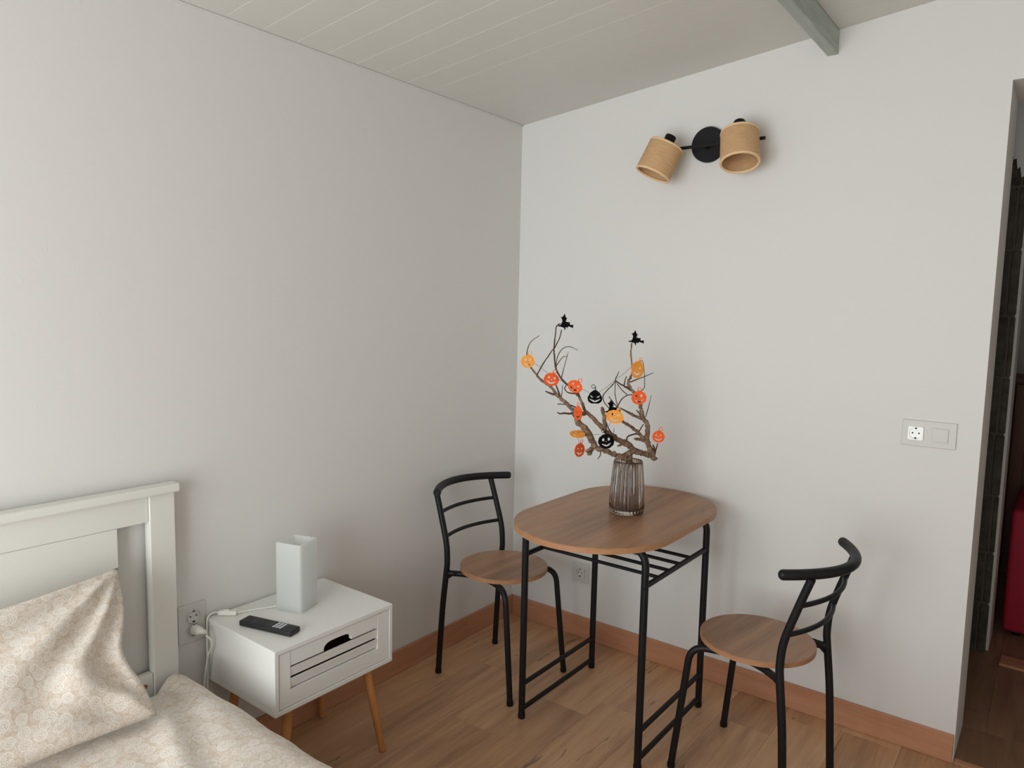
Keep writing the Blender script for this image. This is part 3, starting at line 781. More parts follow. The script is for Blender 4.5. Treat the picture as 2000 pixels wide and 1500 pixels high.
# ------------------------------------------------------------------ dry branch in the vase
LIMBS = [
    ('limb', [(0.84,-0.3922,0.7612,0.01261),(0.8359,-0.407,0.8435,0.01231),(0.8426,-0.4391,0.944,0.01201),(0.8423,-0.4515,0.9644,0.01171)]),
    ('limb', [(0.8416,-0.4497,0.9585,0.01081),(0.8349,-0.4637,0.9578,0.01016),(0.8237,-0.4927,0.9679,0.00951),(0.8133,-0.5187,0.9793,0.00886),(0.7931,-0.5559,0.9946,0.00822),(0.771,-0.5819,1.0043,0.00757)]),
    ('stub', [(0.7768,-0.5779,1.0063,0.00811),(0.7649,-0.5812,0.9907,0.00766),(0.7598,-0.5786,0.9751,0.00721)]),
    ('stub', [(0.7736,-0.5791,1.0025,0.00631),(0.7649,-0.5917,0.9958,0.0054),(0.7599,-0.5999,0.9873,0.0045)]),
    ('limb', [(0.8323,-0.4706,0.9603,0.01081),(0.8451,-0.4498,0.972,0.01027),(0.8566,-0.4298,0.98,0.00973),(0.8728,-0.3934,0.9695,0.00919),(0.8873,-0.3643,0.956,0.00865),(0.8997,-0.3431,0.9433,0.00811)]),
    ('limb', [(0.8576,-0.4277,0.9798,0.01171),(0.8533,-0.4437,0.9926,0.01101),(0.8476,-0.4649,1.0095,0.0103),(0.8326,-0.5056,1.0257,0.0096),(0.8219,-0.5351,1.0462,0.00889),(0.8077,-0.565,1.0679,0.00819),(0.7923,-0.589,1.0956,0.00748),(0.7778,-0.6034,1.1151,0.00678),(0.7612,-0.6141,1.1304,0.00608),(0.7499,-0.6175,1.1562,0.00537),(0.7355,-0.6189,1.1799,0.00467),(0.7256,-0.6201,1.188,0.00396)]),
    ('stub', [(0.8105,-0.5588,1.0603,0.00721),(0.8122,-0.5704,1.0851,0.00685),(0.8141,-0.5787,1.1094,0.00649),(0.814,-0.5869,1.1314,0.00613),(0.8134,-0.5939,1.1479,0.00576)]),
    ('limb', [(0.7779,-0.5761,1.0044,0.01171),(0.7704,-0.5972,1.0476,0.01117),(0.7574,-0.6111,1.0727,0.01063),(0.7401,-0.6209,1.088,0.01009),(0.7336,-0.6247,1.1055,0.00955),(0.728,-0.6269,1.1247,0.00901)]),
    ('limb', [(0.7599,-0.6149,1.1233,0.00757),(0.7385,-0.6238,1.1255,0.00701),(0.7166,-0.6293,1.1345,0.00645),(0.6858,-0.6318,1.1585,0.00589),(0.655,-0.6315,1.1773,0.00532),(0.621,-0.6276,1.2066,0.00476),(0.5824,-0.6268,1.2254,0.0042),(0.5587,-0.6258,1.2438,0.00364),(0.5328,-0.6253,1.2678,0.00308),(0.5175,-0.6239,1.2889,0.00252)]),
    ('twig', [(0.5175,-0.6239,1.2889,0.00216),(0.5052,-0.6145,1.3175,0.00189),(0.5053,-0.6003,1.3506,0.00162),(0.5147,-0.5886,1.3675,0.00135),(0.5315,-0.5776,1.381,0.00108)]),
    ('twig', [(0.728,-0.6269,1.1247,0.0045),(0.7087,-0.6356,1.12,0.00383),(0.6919,-0.6424,1.1207,0.00315),(0.6788,-0.648,1.1181,0.00248),(0.6693,-0.6532,1.123,0.0018)]),
    ('twig', [(0.7325,-0.6251,1.141,0.0027),(0.7065,-0.6208,1.147,0.00234),(0.6757,-0.6158,1.1472,0.00198),(0.6417,-0.61,1.1452,0.00162)]),
    ('twig', [(0.6484,-0.6314,1.1803,0.00432),(0.6307,-0.6406,1.1849,0.00324),(0.615,-0.6497,1.1914,0.00216)]),
    ('twig', [(0.6657,-0.6312,1.1746,0.00324),(0.6515,-0.6239,1.1944,0.0027),(0.637,-0.6161,1.2126,0.00216)]),
    ('twig', [(0.6702,-0.6314,1.1714,0.00198),(0.6762,-0.6354,1.1956,0.00162),(0.6799,-0.6389,1.2175,0.00126)]),
    ('twig', [(0.7288,-0.6188,1.1899,0.00288),(0.7041,-0.6195,1.1896,0.00252),(0.6856,-0.6171,1.1914,0.00216),(0.6709,-0.6115,1.2024,0.0018),(0.6718,-0.6038,1.2145,0.00144)]),
    ('twig', [(0.7398,-0.6188,1.1731,0.00432),(0.7289,-0.6225,1.1955,0.00407),(0.7127,-0.6274,1.2105,0.00382),(0.688,-0.6321,1.2231,0.00357),(0.6589,-0.6313,1.2494,0.00331),(0.6411,-0.6287,1.2768,0.00306),(0.6326,-0.6241,1.3102,0.00281),(0.6274,-0.6212,1.3422,0.00256),(0.63,-0.618,1.3924,0.00231),(0.6355,-0.6211,1.4194,0.00205),(0.6543,-0.6241,1.4289,0.0018)]),
    ('twig', [(0.6098,-0.5919,1.3405,0.00216),(0.627,-0.6053,1.3562,0.00198),(0.6477,-0.618,1.3788,0.0018),(0.6645,-0.632,1.408,0.00162)]),
    ('twig', [(0.5606,-0.6253,1.2439,0.0027),(0.581,-0.6181,1.2852,0.00246),(0.603,-0.6161,1.3155,0.00222),(0.621,-0.6181,1.3382,0.00198)]),
    ('twig', [(0.6264,-0.6069,1.2784,0.0018),(0.6246,-0.5899,1.3157,0.00162),(0.6346,-0.5767,1.3395,0.00144),(0.6552,-0.5656,1.3475,0.00126),(0.683,-0.5547,1.3358,0.00108)]),
    ('twig', [(0.6589,-0.6178,1.2343,0.0018),(0.6591,-0.6036,1.2713,0.0015),(0.6608,-0.5887,1.3105,0.0012),(0.6614,-0.5808,1.3283,0.0009)]),
    ('twig', [(0.6288,-0.6072,1.2768,0.00162),(0.6389,-0.6006,1.297,0.00144),(0.6502,-0.5956,1.3119,0.00126),(0.6637,-0.5934,1.3144,0.00108)]),
    ('limb', [(0.8926,-0.359,0.9597,0.01045),(0.8892,-0.3799,0.996,0.00996),(0.8848,-0.3975,1.022,0.00947),(0.8885,-0.3985,1.0412,0.00899),(0.8909,-0.4016,1.0659,0.0085),(0.8881,-0.4098,1.0868,0.00801),(0.8807,-0.4242,1.104,0.00752),(0.8779,-0.4286,1.128,0.00704),(0.8734,-0.4334,1.1499,0.00655),(0.8668,-0.4383,1.1752,0.00606),(0.8558,-0.4535,1.1936,0.00557),(0.8451,-0.4653,1.2153,0.00509),(0.8407,-0.4658,1.2295,0.0046),(0.8416,-0.4535,1.2433,0.00411),(0.841,-0.439,1.2642,0.00362),(0.8344,-0.4327,1.2926,0.00314),(0.8259,-0.4273,1.3283,0.00265),(0.8223,-0.4159,1.3643,0.00216)]),
    ('limb', [(0.8804,-0.4049,1.0224,0.00649),(0.8733,-0.4362,1.0476,0.00586),(0.8654,-0.469,1.0707,0.00522),(0.8523,-0.5136,1.0941,0.00459),(0.844,-0.5434,1.1124,0.00396)]),
    ('limb', [(0.8797,-0.4256,1.0967,0.00576),(0.8583,-0.4515,1.1118,0.00468),(0.8403,-0.4719,1.1265,0.0036),(0.8211,-0.4933,1.1393,0.00252)]),
    ('stub', [(0.8799,-0.4033,1.0166,0.0054),(0.8746,-0.429,1.0248,0.00486),(0.8695,-0.4544,1.0292,0.00432)]),
    ('twig', [(0.8698,-0.4332,1.045,0.00306),(0.8575,-0.4519,1.0421,0.00294),(0.8471,-0.466,1.0352,0.00282),(0.8411,-0.4649,1.0178,0.0027)]),
    ('twig', [(0.8711,-0.432,1.0487,0.00252),(0.8793,-0.4299,1.066,0.00216),(0.8872,-0.4272,1.0812,0.0018)]),
    ('stub', [(0.8765,-0.4322,1.1099,0.00396),(0.8755,-0.4429,1.1218,0.00288),(0.8726,-0.4574,1.132,0.0018)]),
    ('twig', [(0.887,-0.4131,1.1054,0.00162),(0.8867,-0.3953,1.1349,0.00138),(0.8838,-0.3794,1.1553,0.00114),(0.8801,-0.362,1.1776,0.0009)]),
    ('twig', [(0.8974,-0.352,0.9575,0.00396),(0.9026,-0.3652,0.9864,0.00324),(0.9025,-0.3786,1.0013,0.00252)]),
    ('twig', [(0.8991,-0.3518,0.9615,0.00324),(0.9016,-0.3503,0.9805,0.00252),(0.907,-0.347,1.0033,0.0018)]),
    ('twig', [(0.8427,-0.472,1.2138,0.0027),(0.8408,-0.4908,1.2131,0.00234),(0.8409,-0.4922,1.2312,0.00198),(0.8438,-0.4844,1.2507,0.00162)]),
    ('twig', [(0.8428,-0.4621,1.2276,0.00234),(0.8501,-0.4193,1.2364,0.00192),(0.8598,-0.3761,1.2455,0.0015),(0.8716,-0.3358,1.2571,0.00108)]),
    ('twig', [(0.8567,-0.4514,1.1935,0.00288),(0.838,-0.4896,1.2164,0.00256),(0.8303,-0.5092,1.2261,0.00223),(0.8225,-0.5251,1.239,0.00191),(0.8251,-0.5164,1.2547,0.00159),(0.8269,-0.5099,1.2688,0.00126)]),
    ('twig', [(0.8179,-0.5131,1.2361,0.00198),(0.8159,-0.5334,1.2212,0.00192),(0.8104,-0.5581,1.2047,0.00186),(0.8064,-0.5777,1.1864,0.0018),(0.8113,-0.5816,1.1695,0.00174),(0.8198,-0.5779,1.1559,0.00168),(0.8286,-0.5714,1.1438,0.00162)]),
    ('twig', [(0.8183,-0.5136,1.2344,0.00162),(0.8204,-0.5223,1.2029,0.00162),(0.8251,-0.5212,1.171,0.00162),(0.8296,-0.5129,1.1456,0.00162)]),
    ('twig', [(0.8338,-0.5239,1.1434,0.00216),(0.8354,-0.5169,1.1573,0.00203),(0.8398,-0.5006,1.1743,0.00189),(0.8474,-0.4783,1.1839,0.00176),(0.8562,-0.4572,1.1849,0.00162)]),
    ('twig', [(0.8474,-0.4783,1.1839,0.00162),(0.8349,-0.4975,1.2023,0.00153),(0.8218,-0.512,1.2256,0.00144)]),
    ('twig', [(0.8338,-0.5239,1.1434,0.00216),(0.8311,-0.5527,1.1654,0.00171),(0.8284,-0.5775,1.1866,0.00126)]),
    ('twig', [(0.8675,-0.4296,1.191,0.00144),(0.8719,-0.4043,1.2059,0.00135),(0.867,-0.3925,1.2268,0.00126),(0.8561,-0.3786,1.2657,0.00117),(0.8426,-0.3712,1.3015,0.00108),(0.8329,-0.3907,1.2869,0.00099),(0.829,-0.4048,1.2652,0.0009)]),
    ('twig', [(0.8328,-0.5061,1.0276,0.00288),(0.8267,-0.5404,1.0529,0.00246),(0.8233,-0.5644,1.075,0.00204),(0.8243,-0.5779,1.0944,0.00162)]),
    ('twig', [(0.7911,-0.5557,0.9889,0.00234),(0.79,-0.5562,0.9725,0.00189),(0.7844,-0.5634,0.96,0.00144)]),
    ('twig', [(0.8247,-0.5291,1.044,0.00144),(0.827,-0.5308,1.0607,0.00117),(0.8278,-0.5331,1.0737,0.0009)]),
    ('stub', [(0.841,-0.4832,1.0165,0.00396),(0.8357,-0.4988,1.007,0.00342),(0.8342,-0.5107,1.0066,0.00288)]),
]
ORN = [
    ('yellow',(0.5340,-0.6466,1.2909),0.0486,0.0468,0,0),
    ('red',(0.6359,-0.6442,1.2342),0.0540,0.0468,8,-10),
    ('red',(0.7308,-0.6398,1.2164),0.0522,0.0432,-12,-25),
    ('black',(0.7969,-0.6160,1.1834),0.0522,0.0504,0,0),
    ('red',(0.7517,-0.6482,1.1275),0.0540,0.0486,-60,15),
    ('yellow',(0.8442,-0.5582,1.1158),0.0613,0.0468,5,-12),
    ('yellow',(0.8622,-0.4416,1.2730),0.0540,0.0613,38,-8),
    ('red',(0.8820,-0.4599,1.1765),0.0522,0.0486,0,10),
    ('red',(0.9273,-0.3873,1.0353),0.0432,0.0432,5,0),
    ('flat',(0.7472,-0.6400,1.0536),0.0540,0.0468,0,-20),
    ('red',(0.7468,-0.6228,0.9959),0.0504,0.0486,48,-5),
    ('black',(0.8223,-0.5734,1.0296),0.0558,0.0522,10,8),
    ('witch',(0.6557,-0.5975,1.4342),0.0558,0.0595,0,0),
    ('witch',(0.8373,-0.4148,1.3831),0.0558,0.0558,0,0),
    ('witch',(0.8303,-0.5535,1.1458),0.0558,0.0595,12,4),
]
STR = [
    [(0.5495, -0.6336, 1.2876), (0.5801, -0.6319, 1.2712), (0.6169, -0.6333, 1.252)] ,
    [(0.6486, -0.6347, 1.2399), (0.6884, -0.6361, 1.2252), (0.7127, -0.6345, 1.2199)] ,
    [(0.7484, -0.6281, 1.21), (0.7639, -0.623, 1.2038), (0.78, -0.6156, 1.1959)] ,
    [(0.8003, -0.5957, 1.1996), (0.815, -0.567, 1.2181), (0.8265, -0.5322, 1.2398), (0.8367, -0.4942, 1.2597), (0.8455, -0.4563, 1.2817)] ,
    [(0.7673, -0.6225, 1.0504), (0.7893, -0.6085, 1.0531), (0.8097, -0.5882, 1.0549)] ,
    [(0.7445, -0.624, 1.0209), (0.7443, -0.6319, 1.0487), (0.7497, -0.6351, 1.0711)] ,
    [(0.8336, -0.5629, 1.0991), (0.8292, -0.5685, 1.0868), (0.8254, -0.5713, 1.0725)] ,
]

br = empty('dry_branch', (VX, VY, TZ + 0.016))
tag(br, 'bare gnarled brown branch standing in the glass vase', 'branch')
OFF = Vector((VX, VY, TZ + 0.016))
for kind, pts in LIMBS:
    q = [tuple(Vector(p[:3]) - OFF) + (p[3],) for p in pts]
    thick = kind != 'twig'
    sm = catmull(q, 5 if thick else 4)
    P = []; Rr = []
    for i, p in enumerate(sm):
        w_ = p[3] * (random.uniform(0.80, 1.22) if thick else random.uniform(0.9, 1.12))
        j_ = p[3] * (0.22 if thick else 0.15)
        end = 0 if i in (0, len(sm) - 1) else 1
        P.append((p[0] + end * random.uniform(-j_, j_), p[1] + end * random.uniform(-j_, j_), p[2] + end * random.uniform(-j_, j_)))
        Rr.append(max(w_, 0.0008))
    tubed({'limb': 'limb', 'stub': 'stub', 'twig': 'twig'}[kind], P, Rr, M_BARK if thick else M_BUTT, br, 9 if thick else 6, False, 0.10 if thick else 0.0)

# ------------------------------------------------------------------ ornaments
def fill_mesh(name, loops, thick):
    cu = bpy.data.curves.new(name, 'CURVE')
    cu.dimensions = '2D'; cu.fill_mode = 'BOTH'; cu.extrude = thick / 2
    for lp in loops:
        sp = cu.splines.new('POLY'); sp.points.add(len(lp) - 1)
        for pt, (x, y) in zip(sp.points, lp): pt.co = (x, y, 0, 1)
        sp.use_cyclic_u = True
    tmp = bpy.data.objects.new(name, cu); COL.objects.link(tmp)
    bpy.context.view_layer.update()
    dg = bpy.context.evaluated_depsgraph_get()
    me = bpy.data.meshes.new_from_object(tmp.evaluated_get(dg))
    bpy.data.objects.remove(tmp); bpy.data.curves.remove(cu)
    me.name = name
    return me
def ell(cx, cy, rx, ry, n=14, rot=0.0):
    return [(cx + rx * math.cos(a) * math.cos(rot) - ry * math.sin(a) * math.sin(rot), cy + rx * math.cos(a) * math.sin(rot) + ry * math.sin(a) * math.cos(rot)) for a in [2 * PI * k / n for k in range(n)]]
def grin(w_, y0, sag, th, n=9):
    lo = [(-w_ + 2 * w_ * k / (n - 1), y0 - sag * (1 - ((-1 + 2 * k / (n - 1)) ** 2))) for k in range(n)]
    up = [(x * 0.9, y + th * (1 - (x / w_) ** 2) + 0.004) for x, y in lo[::-1]]
    up[n // 2] = (up[n // 2][0], up[n // 2][1] - th * 0.45)
    return lo + up
def body(pear):
    out = []
    for k in range(56):
        a = 2 * PI * k / 56
        r = 0.5 * (1 + 0.022 * math.cos(10 * a))
        x, y = r * math.cos(a), r * math.sin(a) * 0.92
        if pear: x *= 1.0 - 0.34 * max(0.0, (y + 0.15) / 0.6); y = max(y, -0.40)
        out.append((x, y))
    return out
PUMPKINS = {
    'round': [body(False), [(-0.28, 0.06), (-0.10, 0.05), (-0.19, 0.24)], [(0.28, 0.06), (0.10, 0.05), (0.19, 0.24)], [(-0.05, -0.05), (0.05, -0.05), (0.0, 0.05)], grin(0.32, -0.10, 0.22, 0.13)],
    'evil': [body(True), [(-0.30, 0.14), (-0.08, -0.02), (-0.26, 0.0)], [(0.30, 0.14), (0.08, -0.02), (0.26, 0.0)], grin(0.36, -0.10, 0.21, 0.12)],
    'round_eyes': [body(False), ell(-0.17, 0.12, 0.075, 0.10), ell(0.17, 0.12, 0.075, 0.10), [(-0.04, -0.04), (0.04, -0.04), (0.0, 0.03)], grin(0.30, -0.12, 0.20, 0.12)],
}
PM = {}
def pumpkin_mesh(style, w_, h_, material):
    key = (style, round(w_, 4), round(h_, 4), material.name)
    if key not in PM:
        me = fill_mesh('pumpkin_ornament', [[(x * w_, y * h_ * 1.06) for x, y in lp] for lp in PUMPKINS[style]], 0.0024)
        me.materials.clear(); me.materials.append(material)
        PM[key] = me
    return PM[key]
CAMV = Vector((2.05, -2.726, 1.468))
def face_to(o, pos, yaw, roll, pitch=0.0):
    """stand the flat ornament up in the room: local y up, local z towards the front, then turned on its thread"""
    d = CAMV - Vector(pos)
    ang = math.atan2(d.y, d.x) + PI / 2
    o.rotation_euler = (Matrix.Rotation(ang + math.radians(yaw), 4, 'Z') @ Matrix.Rotation(PI / 2 + math.radians(pitch), 4, 'X') @ Matrix.Rotation(math.radians(roll), 4, 'Z')).to_euler()
    o.location = pos
WITCH = [(1505, 460), (1520, 505), (1530, 530), (1560, 540), (1535, 558), (1546, 578), (1520, 592), (1560, 610), (1612, 612), (1606, 645), (1622, 660), (1672, 650), (1672, 716), (1640, 702), (1592, 686), (1572, 692), (1566, 722), (1546, 697), (1530, 702), (1526, 735), (1506, 760), (1504, 720), (1480, 704), (1456, 702), (1434, 692), (1400, 690), (1365, 675), (1400, 666), (1435, 660), (1450, 630), (1462, 592), (1458, 570), (1446, 546), (1428, 525), (1466, 520), (1486, 490)]
LAB = [
    ('yellow-orange grinning pumpkin ornament at the far left branch tip', 'round_eyes'),
    ('red-orange pumpkin ornament hanging just right of the leftmost yellow one', 'round'),
    ('tilted red-orange pumpkin ornament left of the upper black pumpkin', 'round'),
    ('upper black pumpkin ornament with wicked eyes and a wide grin', 'evil'),
    ('red-orange pumpkin ornament turned nearly edge-on over the left limb', 'round'),
    ('wide yellow-orange pumpkin ornament in the middle below a black witch', 'round_eyes'),
    ('tall narrow yellow-orange pumpkin ornament high on the right branch', 'round'),
    ('red-orange pumpkin ornament midway up the right branch', 'round_eyes'),
    ('small red-orange pumpkin ornament at the far right, low down', 'round'),
    ('orange pumpkin ornament lying flat and seen edge-on at lower left', 'round'),
    ('lowest red-orange pumpkin ornament hanging at lower left', 'round'),
    ('lower black pumpkin ornament resting above the vase on the left', 'round_eyes'),
    ('black witch ornament on the tallest left twig tip', None),
    ('black witch ornament on the tip of the upright right twig', None),
    ('black witch ornament perched in the middle above a yellow pumpkin', None),
]
for (kind, pos, w_, h_, yaw, roll), (label, style) in zip(ORN, LAB):
    if kind == 'witch':
        lp = [((x - 1518) / 305.0 * w_, (610 - y) / 300.0 * h_) for x, y in WITCH]
        me = fill_mesh('witch_ornament', [lp], 0.0024); me.materials.clear(); me.materials.append(M_FELT)
        o = bpy.data.objects.new('witch_ornament', me); COL.objects.link(o)
        tag(o, label, 'ornament', 'witch ornaments on the branch')
    else:
        m_ = {'red': M_ORANGE, 'yellow': M_YELLOW, 'black': M_FELT, 'flat': M_YELLOW}[kind]
        o = bpy.data.objects.new('pumpkin_ornament', pumpkin_mesh(style, w_, h_, m_)); COL.objects.link(o)
        tag(o, label, 'ornament', 'pumpkin ornaments on the branch')
        cx, cy, rr = 0.0, h_ * 0.47, 0.0062
        up_ = 0.006 if kind == 'black' else 0.0
        curl = [(cx, cy - 0.004, 0), (cx + 0.001, cy + 0.006 + up_, 0)]
        sgn = -1 if kind == 'black' else 1
        for k in range(9):
            a = PI * 0.85 - 2 * PI * 0.86 * k / 8
            curl.append((cx + sgn * (0.0065 + rr * math.cos(a)), cy + 0.007 + up_ + rr * math.sin(a), 0))
        tubed('stem_curl', curl, [0.0024, 0.0014] + [0.0011] * 9, m_, o, 6)
    face_to(o, pos, yaw, roll, -68 if kind == 'flat' else 0)
th = empty('garland_thread', (VX, VY, 1.2))
tag(th, 'thin dark thread stringing the ornaments from twig to twig', 'thread')
for st in STR:
    tubed('thread_span', catmull([tuple(Vector(p) - Vector((VX, VY, 1.2))) for p in st], 4), 0.0006, M_STRING, th, 5)

# ------------------------------------------------------------------ nightstand
NX1, NY0, NY1, NZ0, NZ1 = 0.364, -1.580, -1.134, 0.309, 0.504
ns = empty('nightstand', (0.185, (NY0 + NY1) / 2, 0))
tag(ns, 'white nightstand with a slatted drawer and splayed wooden legs', 'nightstand')
NO = Vector(ns.location)
def nbox(name, x0, x1, y0, y1, z0, z1, m_, parent=None, bev=0.0012, seg=2):
    return boxed(name, (x0 - NO.x, x1 - NO.x, y0 - NO.y, y1 - NO.y, z0, z1), m_, parent or ns, bev, seg)
TH = 0.0135
nbox('top_panel', 0.006, NX1, NY0, NY1, NZ1 - TH, NZ1, M_WHITE)
nbox('bottom_panel', 0.006, NX1, NY0, NY1, NZ0, NZ0 + TH, M_WHITE)
nbox('side_panel', 0.006, NX1 - 0.0004, NY0, NY0 + TH, NZ0 + TH, NZ1 - TH, M_WHITE)
nbox('side_panel', 0.006, NX1 - 0.0004, NY1 - TH, NY1, NZ0 + TH, NZ1 - TH, M_WHITE)
nbox('back_panel', 0.007, 0.013, NY0 + TH, NY1 - TH, NZ0 + TH, NZ1 - TH, M_WHITE)
dy0, dy1, dz0, dz1 = NY0 + TH + 0.0024, NY1 - TH - 0.0024, NZ0 + TH + 0.0024, NZ1 - TH - 0.0024
oy0, oy1, oz0, oz1 = -1.527, -1.195, 0.372, dz1
XF = NX1 - 0.003
bm = bmesh.new()
extrude_poly(bm, [(dy0 - NO.y, dz0), (dy1 - NO.y, dz0), (dy1 - NO.y, dz1), (oy1 - NO.y, dz1), (oy1 - NO.y, oz0), (oy0 - NO.y, oz0), (oy0 - NO.y, dz1), (dy0 - NO.y, dz1)], XF - 0.014 - NO.x, 0.014, 'yz')
dr = new_obj('drawer', bm, M_WHITE, ns)
g = 0.0022
rows = [(0.3765, 0.4050), (0.4098, 0.4382), (0.4430, dz1)]
for i, (a, b) in enumerate(rows):
    bm = bmesh.new()
    if i < 2:
        ol = [(XF - 0.011, a), (XF - 0.0052, a), (XF - 0.0008, b), (XF - 0.004, b)]
        extrude_poly(bm, [(x - NO.x, z) for x, z in ol], oy0 + 0.0012 - NO.y, oy1 - oy0 - 0.0024, 'xz')
    else:
        n0, n1, nh = -1.409, -1.303, 0.0245
        arch = [(n1, a)] + [((n0 + n1) / 2 + (n1 - n0) / 2 * math.copysign(abs(math.cos(t_)) ** 0.55, math.cos(t_)), a + nh * math.sin(t_) ** 0.75) for t_ in [PI * k / 16 for k in range(1, 16)]] + [(n0, a)]
        ol = [(oy0 + 0.0012, a)] + arch[::-1] + [(oy1 - 0.0012, a), (oy1 - 0.0012, b), (oy0 + 0.0012, b)]
        extrude_poly(bm, [(y_ - NO.y, z) for y_, z in ol], XF - 0.012 - NO.x, 0.0108, 'yz')
    new_obj('slat', bm, M_WHITE, dr)
nbox('drawer_back', 0.030, 0.036, dy0, dy1, dz0, dz1 - 0.02, M_DARKIN, dr)
nbox('drawer_side', 0.036, XF - 0.0145, dy0 + 0.002, dy0 + 0.010, dz0, dz1 - 0.02, M_DARKIN, dr)
nbox('drawer_side', 0.036, XF - 0.0145, dy1 - 0.010, dy1 - 0.002, dz0, dz1 - 0.02, M_DARKIN, dr)
nbox('drawer_bottom', 0.036, XF - 0.0145, dy0 + 0.010, dy1 - 0.010, dz0 + 0.002, dz0 + 0.008, M_DARKIN, dr)
for fx, tx in ((0.350, 0.318), (0.034, 0.060)):
    for fy, ty in ((-1.163, -1.208), (-1.551, -1.506)):
        pts = [(tx - NO.x, ty - NO.y, NZ0 - 0.0005), ((fx + tx) / 2 - NO.x, (fy + ty) / 2 - NO.y, NZ0 / 2), (fx - NO.x, fy - NO.y, 0.004)]
        tubed('leg', pts, [0.0145, 0.013, 0.0105], M_LEGW, ns, 20, False)

# ------------------------------------------------------------------ table lamp with its cord
tl = empty('table_lamp', (0.151, -1.350, NZ1), math.radians(17))
tag(tl, 'square frosted glass table lamp standing on the nightstand', 'lamp')
bm = bmesh.new()
S_, H2, W_ = 0.046, 0.222, 0.0045
def sq(h, z): return [bm.verts.new((sx * h, sy * h, z)) for sx, sy in ((-1, -1), (1, -1), (1, 1), (-1, 1))]
R_ = [sq(S_ - 0.001, 0.0006), sq(S_, 0.003), sq(S_, H2 - 0.001), sq(S_ - 0.001, H2), sq(S_ - W_ + 0.001, H2), sq(S_ - W_, H2 - 0.001), sq(S_ - W_, 0.008)]
for A, B in zip(R_, R_[1:]):
    for k in range(4): bm.faces.new((A[k], A[(k + 1) % 4], B[(k + 1) % 4], B[k]))
bm.faces.new(R_[0][::-1]); bm.faces.new(R_[-1])
ve = [e for e in bm.edges if abs(e.verts[0].co.z - e.verts[1].co.z) > 0.1]
bmesh.ops.bevel(bm, geom=ve, offset=0.004, segments=3, affect='EDGES', profile=0.5)
new_obj('glass_body', bm, M_FROST, tl)
lathed('lamp_holder', [(0, 0.009), (0.019, 0.009), (0.017, 0.05), (0, 0.05)], M_WHITE, tl, 24)
lathed('bulb', [(0, 0.0505), (0.012, 0.0505), (0.014, 0.066), (0.022, 0.086), (0.022, 0.098), (0.014, 0.112), (0, 0.116)], M_FROST, tl, 24)
tli = Matrix.Translation(Vector((0.151, -1.350, NZ1))) @ Matrix.Rotation(math.radians(17), 4, 'Z')
tli = tli.inverted()
def tlp(pts): return [tuple(tli @ Vector(p)) for p in pts]
cz = NZ1 + 0.0032
tubed('cord', tlp(catmull([(0.112, -1.385, cz + 0.004), (0.092, -1.415, cz), (0.075, -1.445, cz), (0.064, -1.475, cz + 0.001), (0.060, -1.506, cz + 0.004)], 6)), 0.0028, M_CORD, tl, 8)
sw = boxed('cord_switch', (-0.029, 0.029, -0.0095, 0.0095, 0.0006, 0.0155), M_CORD, tl, 0.004, 3, False)
sw.matrix_local = tli @ Matrix.Translation(Vector((0.039, -1.526, NZ1))) @ Matrix.Rotation(math.atan2(0.036, 0.042), 4, 'Z')
boxed('switch_slider', (-0.012, 0.004, -0.005, 0.005, 0.0155, 0.0175), M_PLATEW, sw, 0.0008, 1)
tubed('cord', tlp(catmull([(0.018, -1.544, cz + 0.005), (0.014, -1.556, cz + 0.008), (0.016, -1.572, cz + 0.006), (0.022, -1.5845, cz - 0.004), (0.026, -1.589, 0.46), (0.028, -1.590, 0.38), (0.030, -1.592, 0.30), (0.031, -1.597, 0.262), (0.032, -1.605, 0.285), (0.034, -1.602, 0.33), (0.045, -1.597, 0.40), (0.060, -1.593, 0.432), (0.064, -1.597, 0.455), (0.054, -1.608, 0.472)], 6)), 0.0028, M_CORD, tl, 8)
pl = lathed('plug', [(0, 0.0), (0.0160, 0.0), (0.0155, 0.012), (0.013, 0.024), (0.0085, 0.034), (0.0065, 0.046), (0, 0.047)], M_CORD, tl, 28)
pl.matrix_local = tli @ Matrix.Translation(Vector((0.0105, -1.621, 0.482))) @ Matrix.Rotation(math.radians(88), 4, 'Y') @ Matrix.Rotation(math.radians(-12), 4, 'X')

# ------------------------------------------------------------------ remote control
rc = empty('remote_control', (0.221, -1.500, NZ1), math.radians(15.5))
tag(rc, 'black remote control lying on the nightstand', 'remote')
boxed('casing', (-0.096, 0.096, -0.0235, 0.0235, 0.0006, 0.0175), M_REMOTE, rc, 0.0045, 3)
for i in range(3):
    for j in range(3):
        boxed('number_key', (0.0235 + 0.0115 * i, 0.0315 + 0.0115 * i, -0.0165 + 0.0115 * j, -0.0070 + 0.0115 * j, 0.0172, 0.0186), M_REMKEY, rc, 0.0006, 1)
for x_, y_ in [(x_, y_) for x_ in (-0.078, -0.066, -0.024, -0.012, 0.066, 0.078) for y_ in (-0.012, 0.0, 0.012)]:
    boxed('key', (x_ - 0.0035, x_ + 0.0035, y_ - 0.0038, y_ + 0.0038, 0.0172, 0.0184), M_REMBTN, rc, 0.0006, 1)
lathed('navigation_ring', [(0.006, 0.0172), (0.0135, 0.0172), (0.0125, 0.0186), (0.007, 0.0186)], M_REMBTN, rc, 28, (-0.045, 0, 0), True)

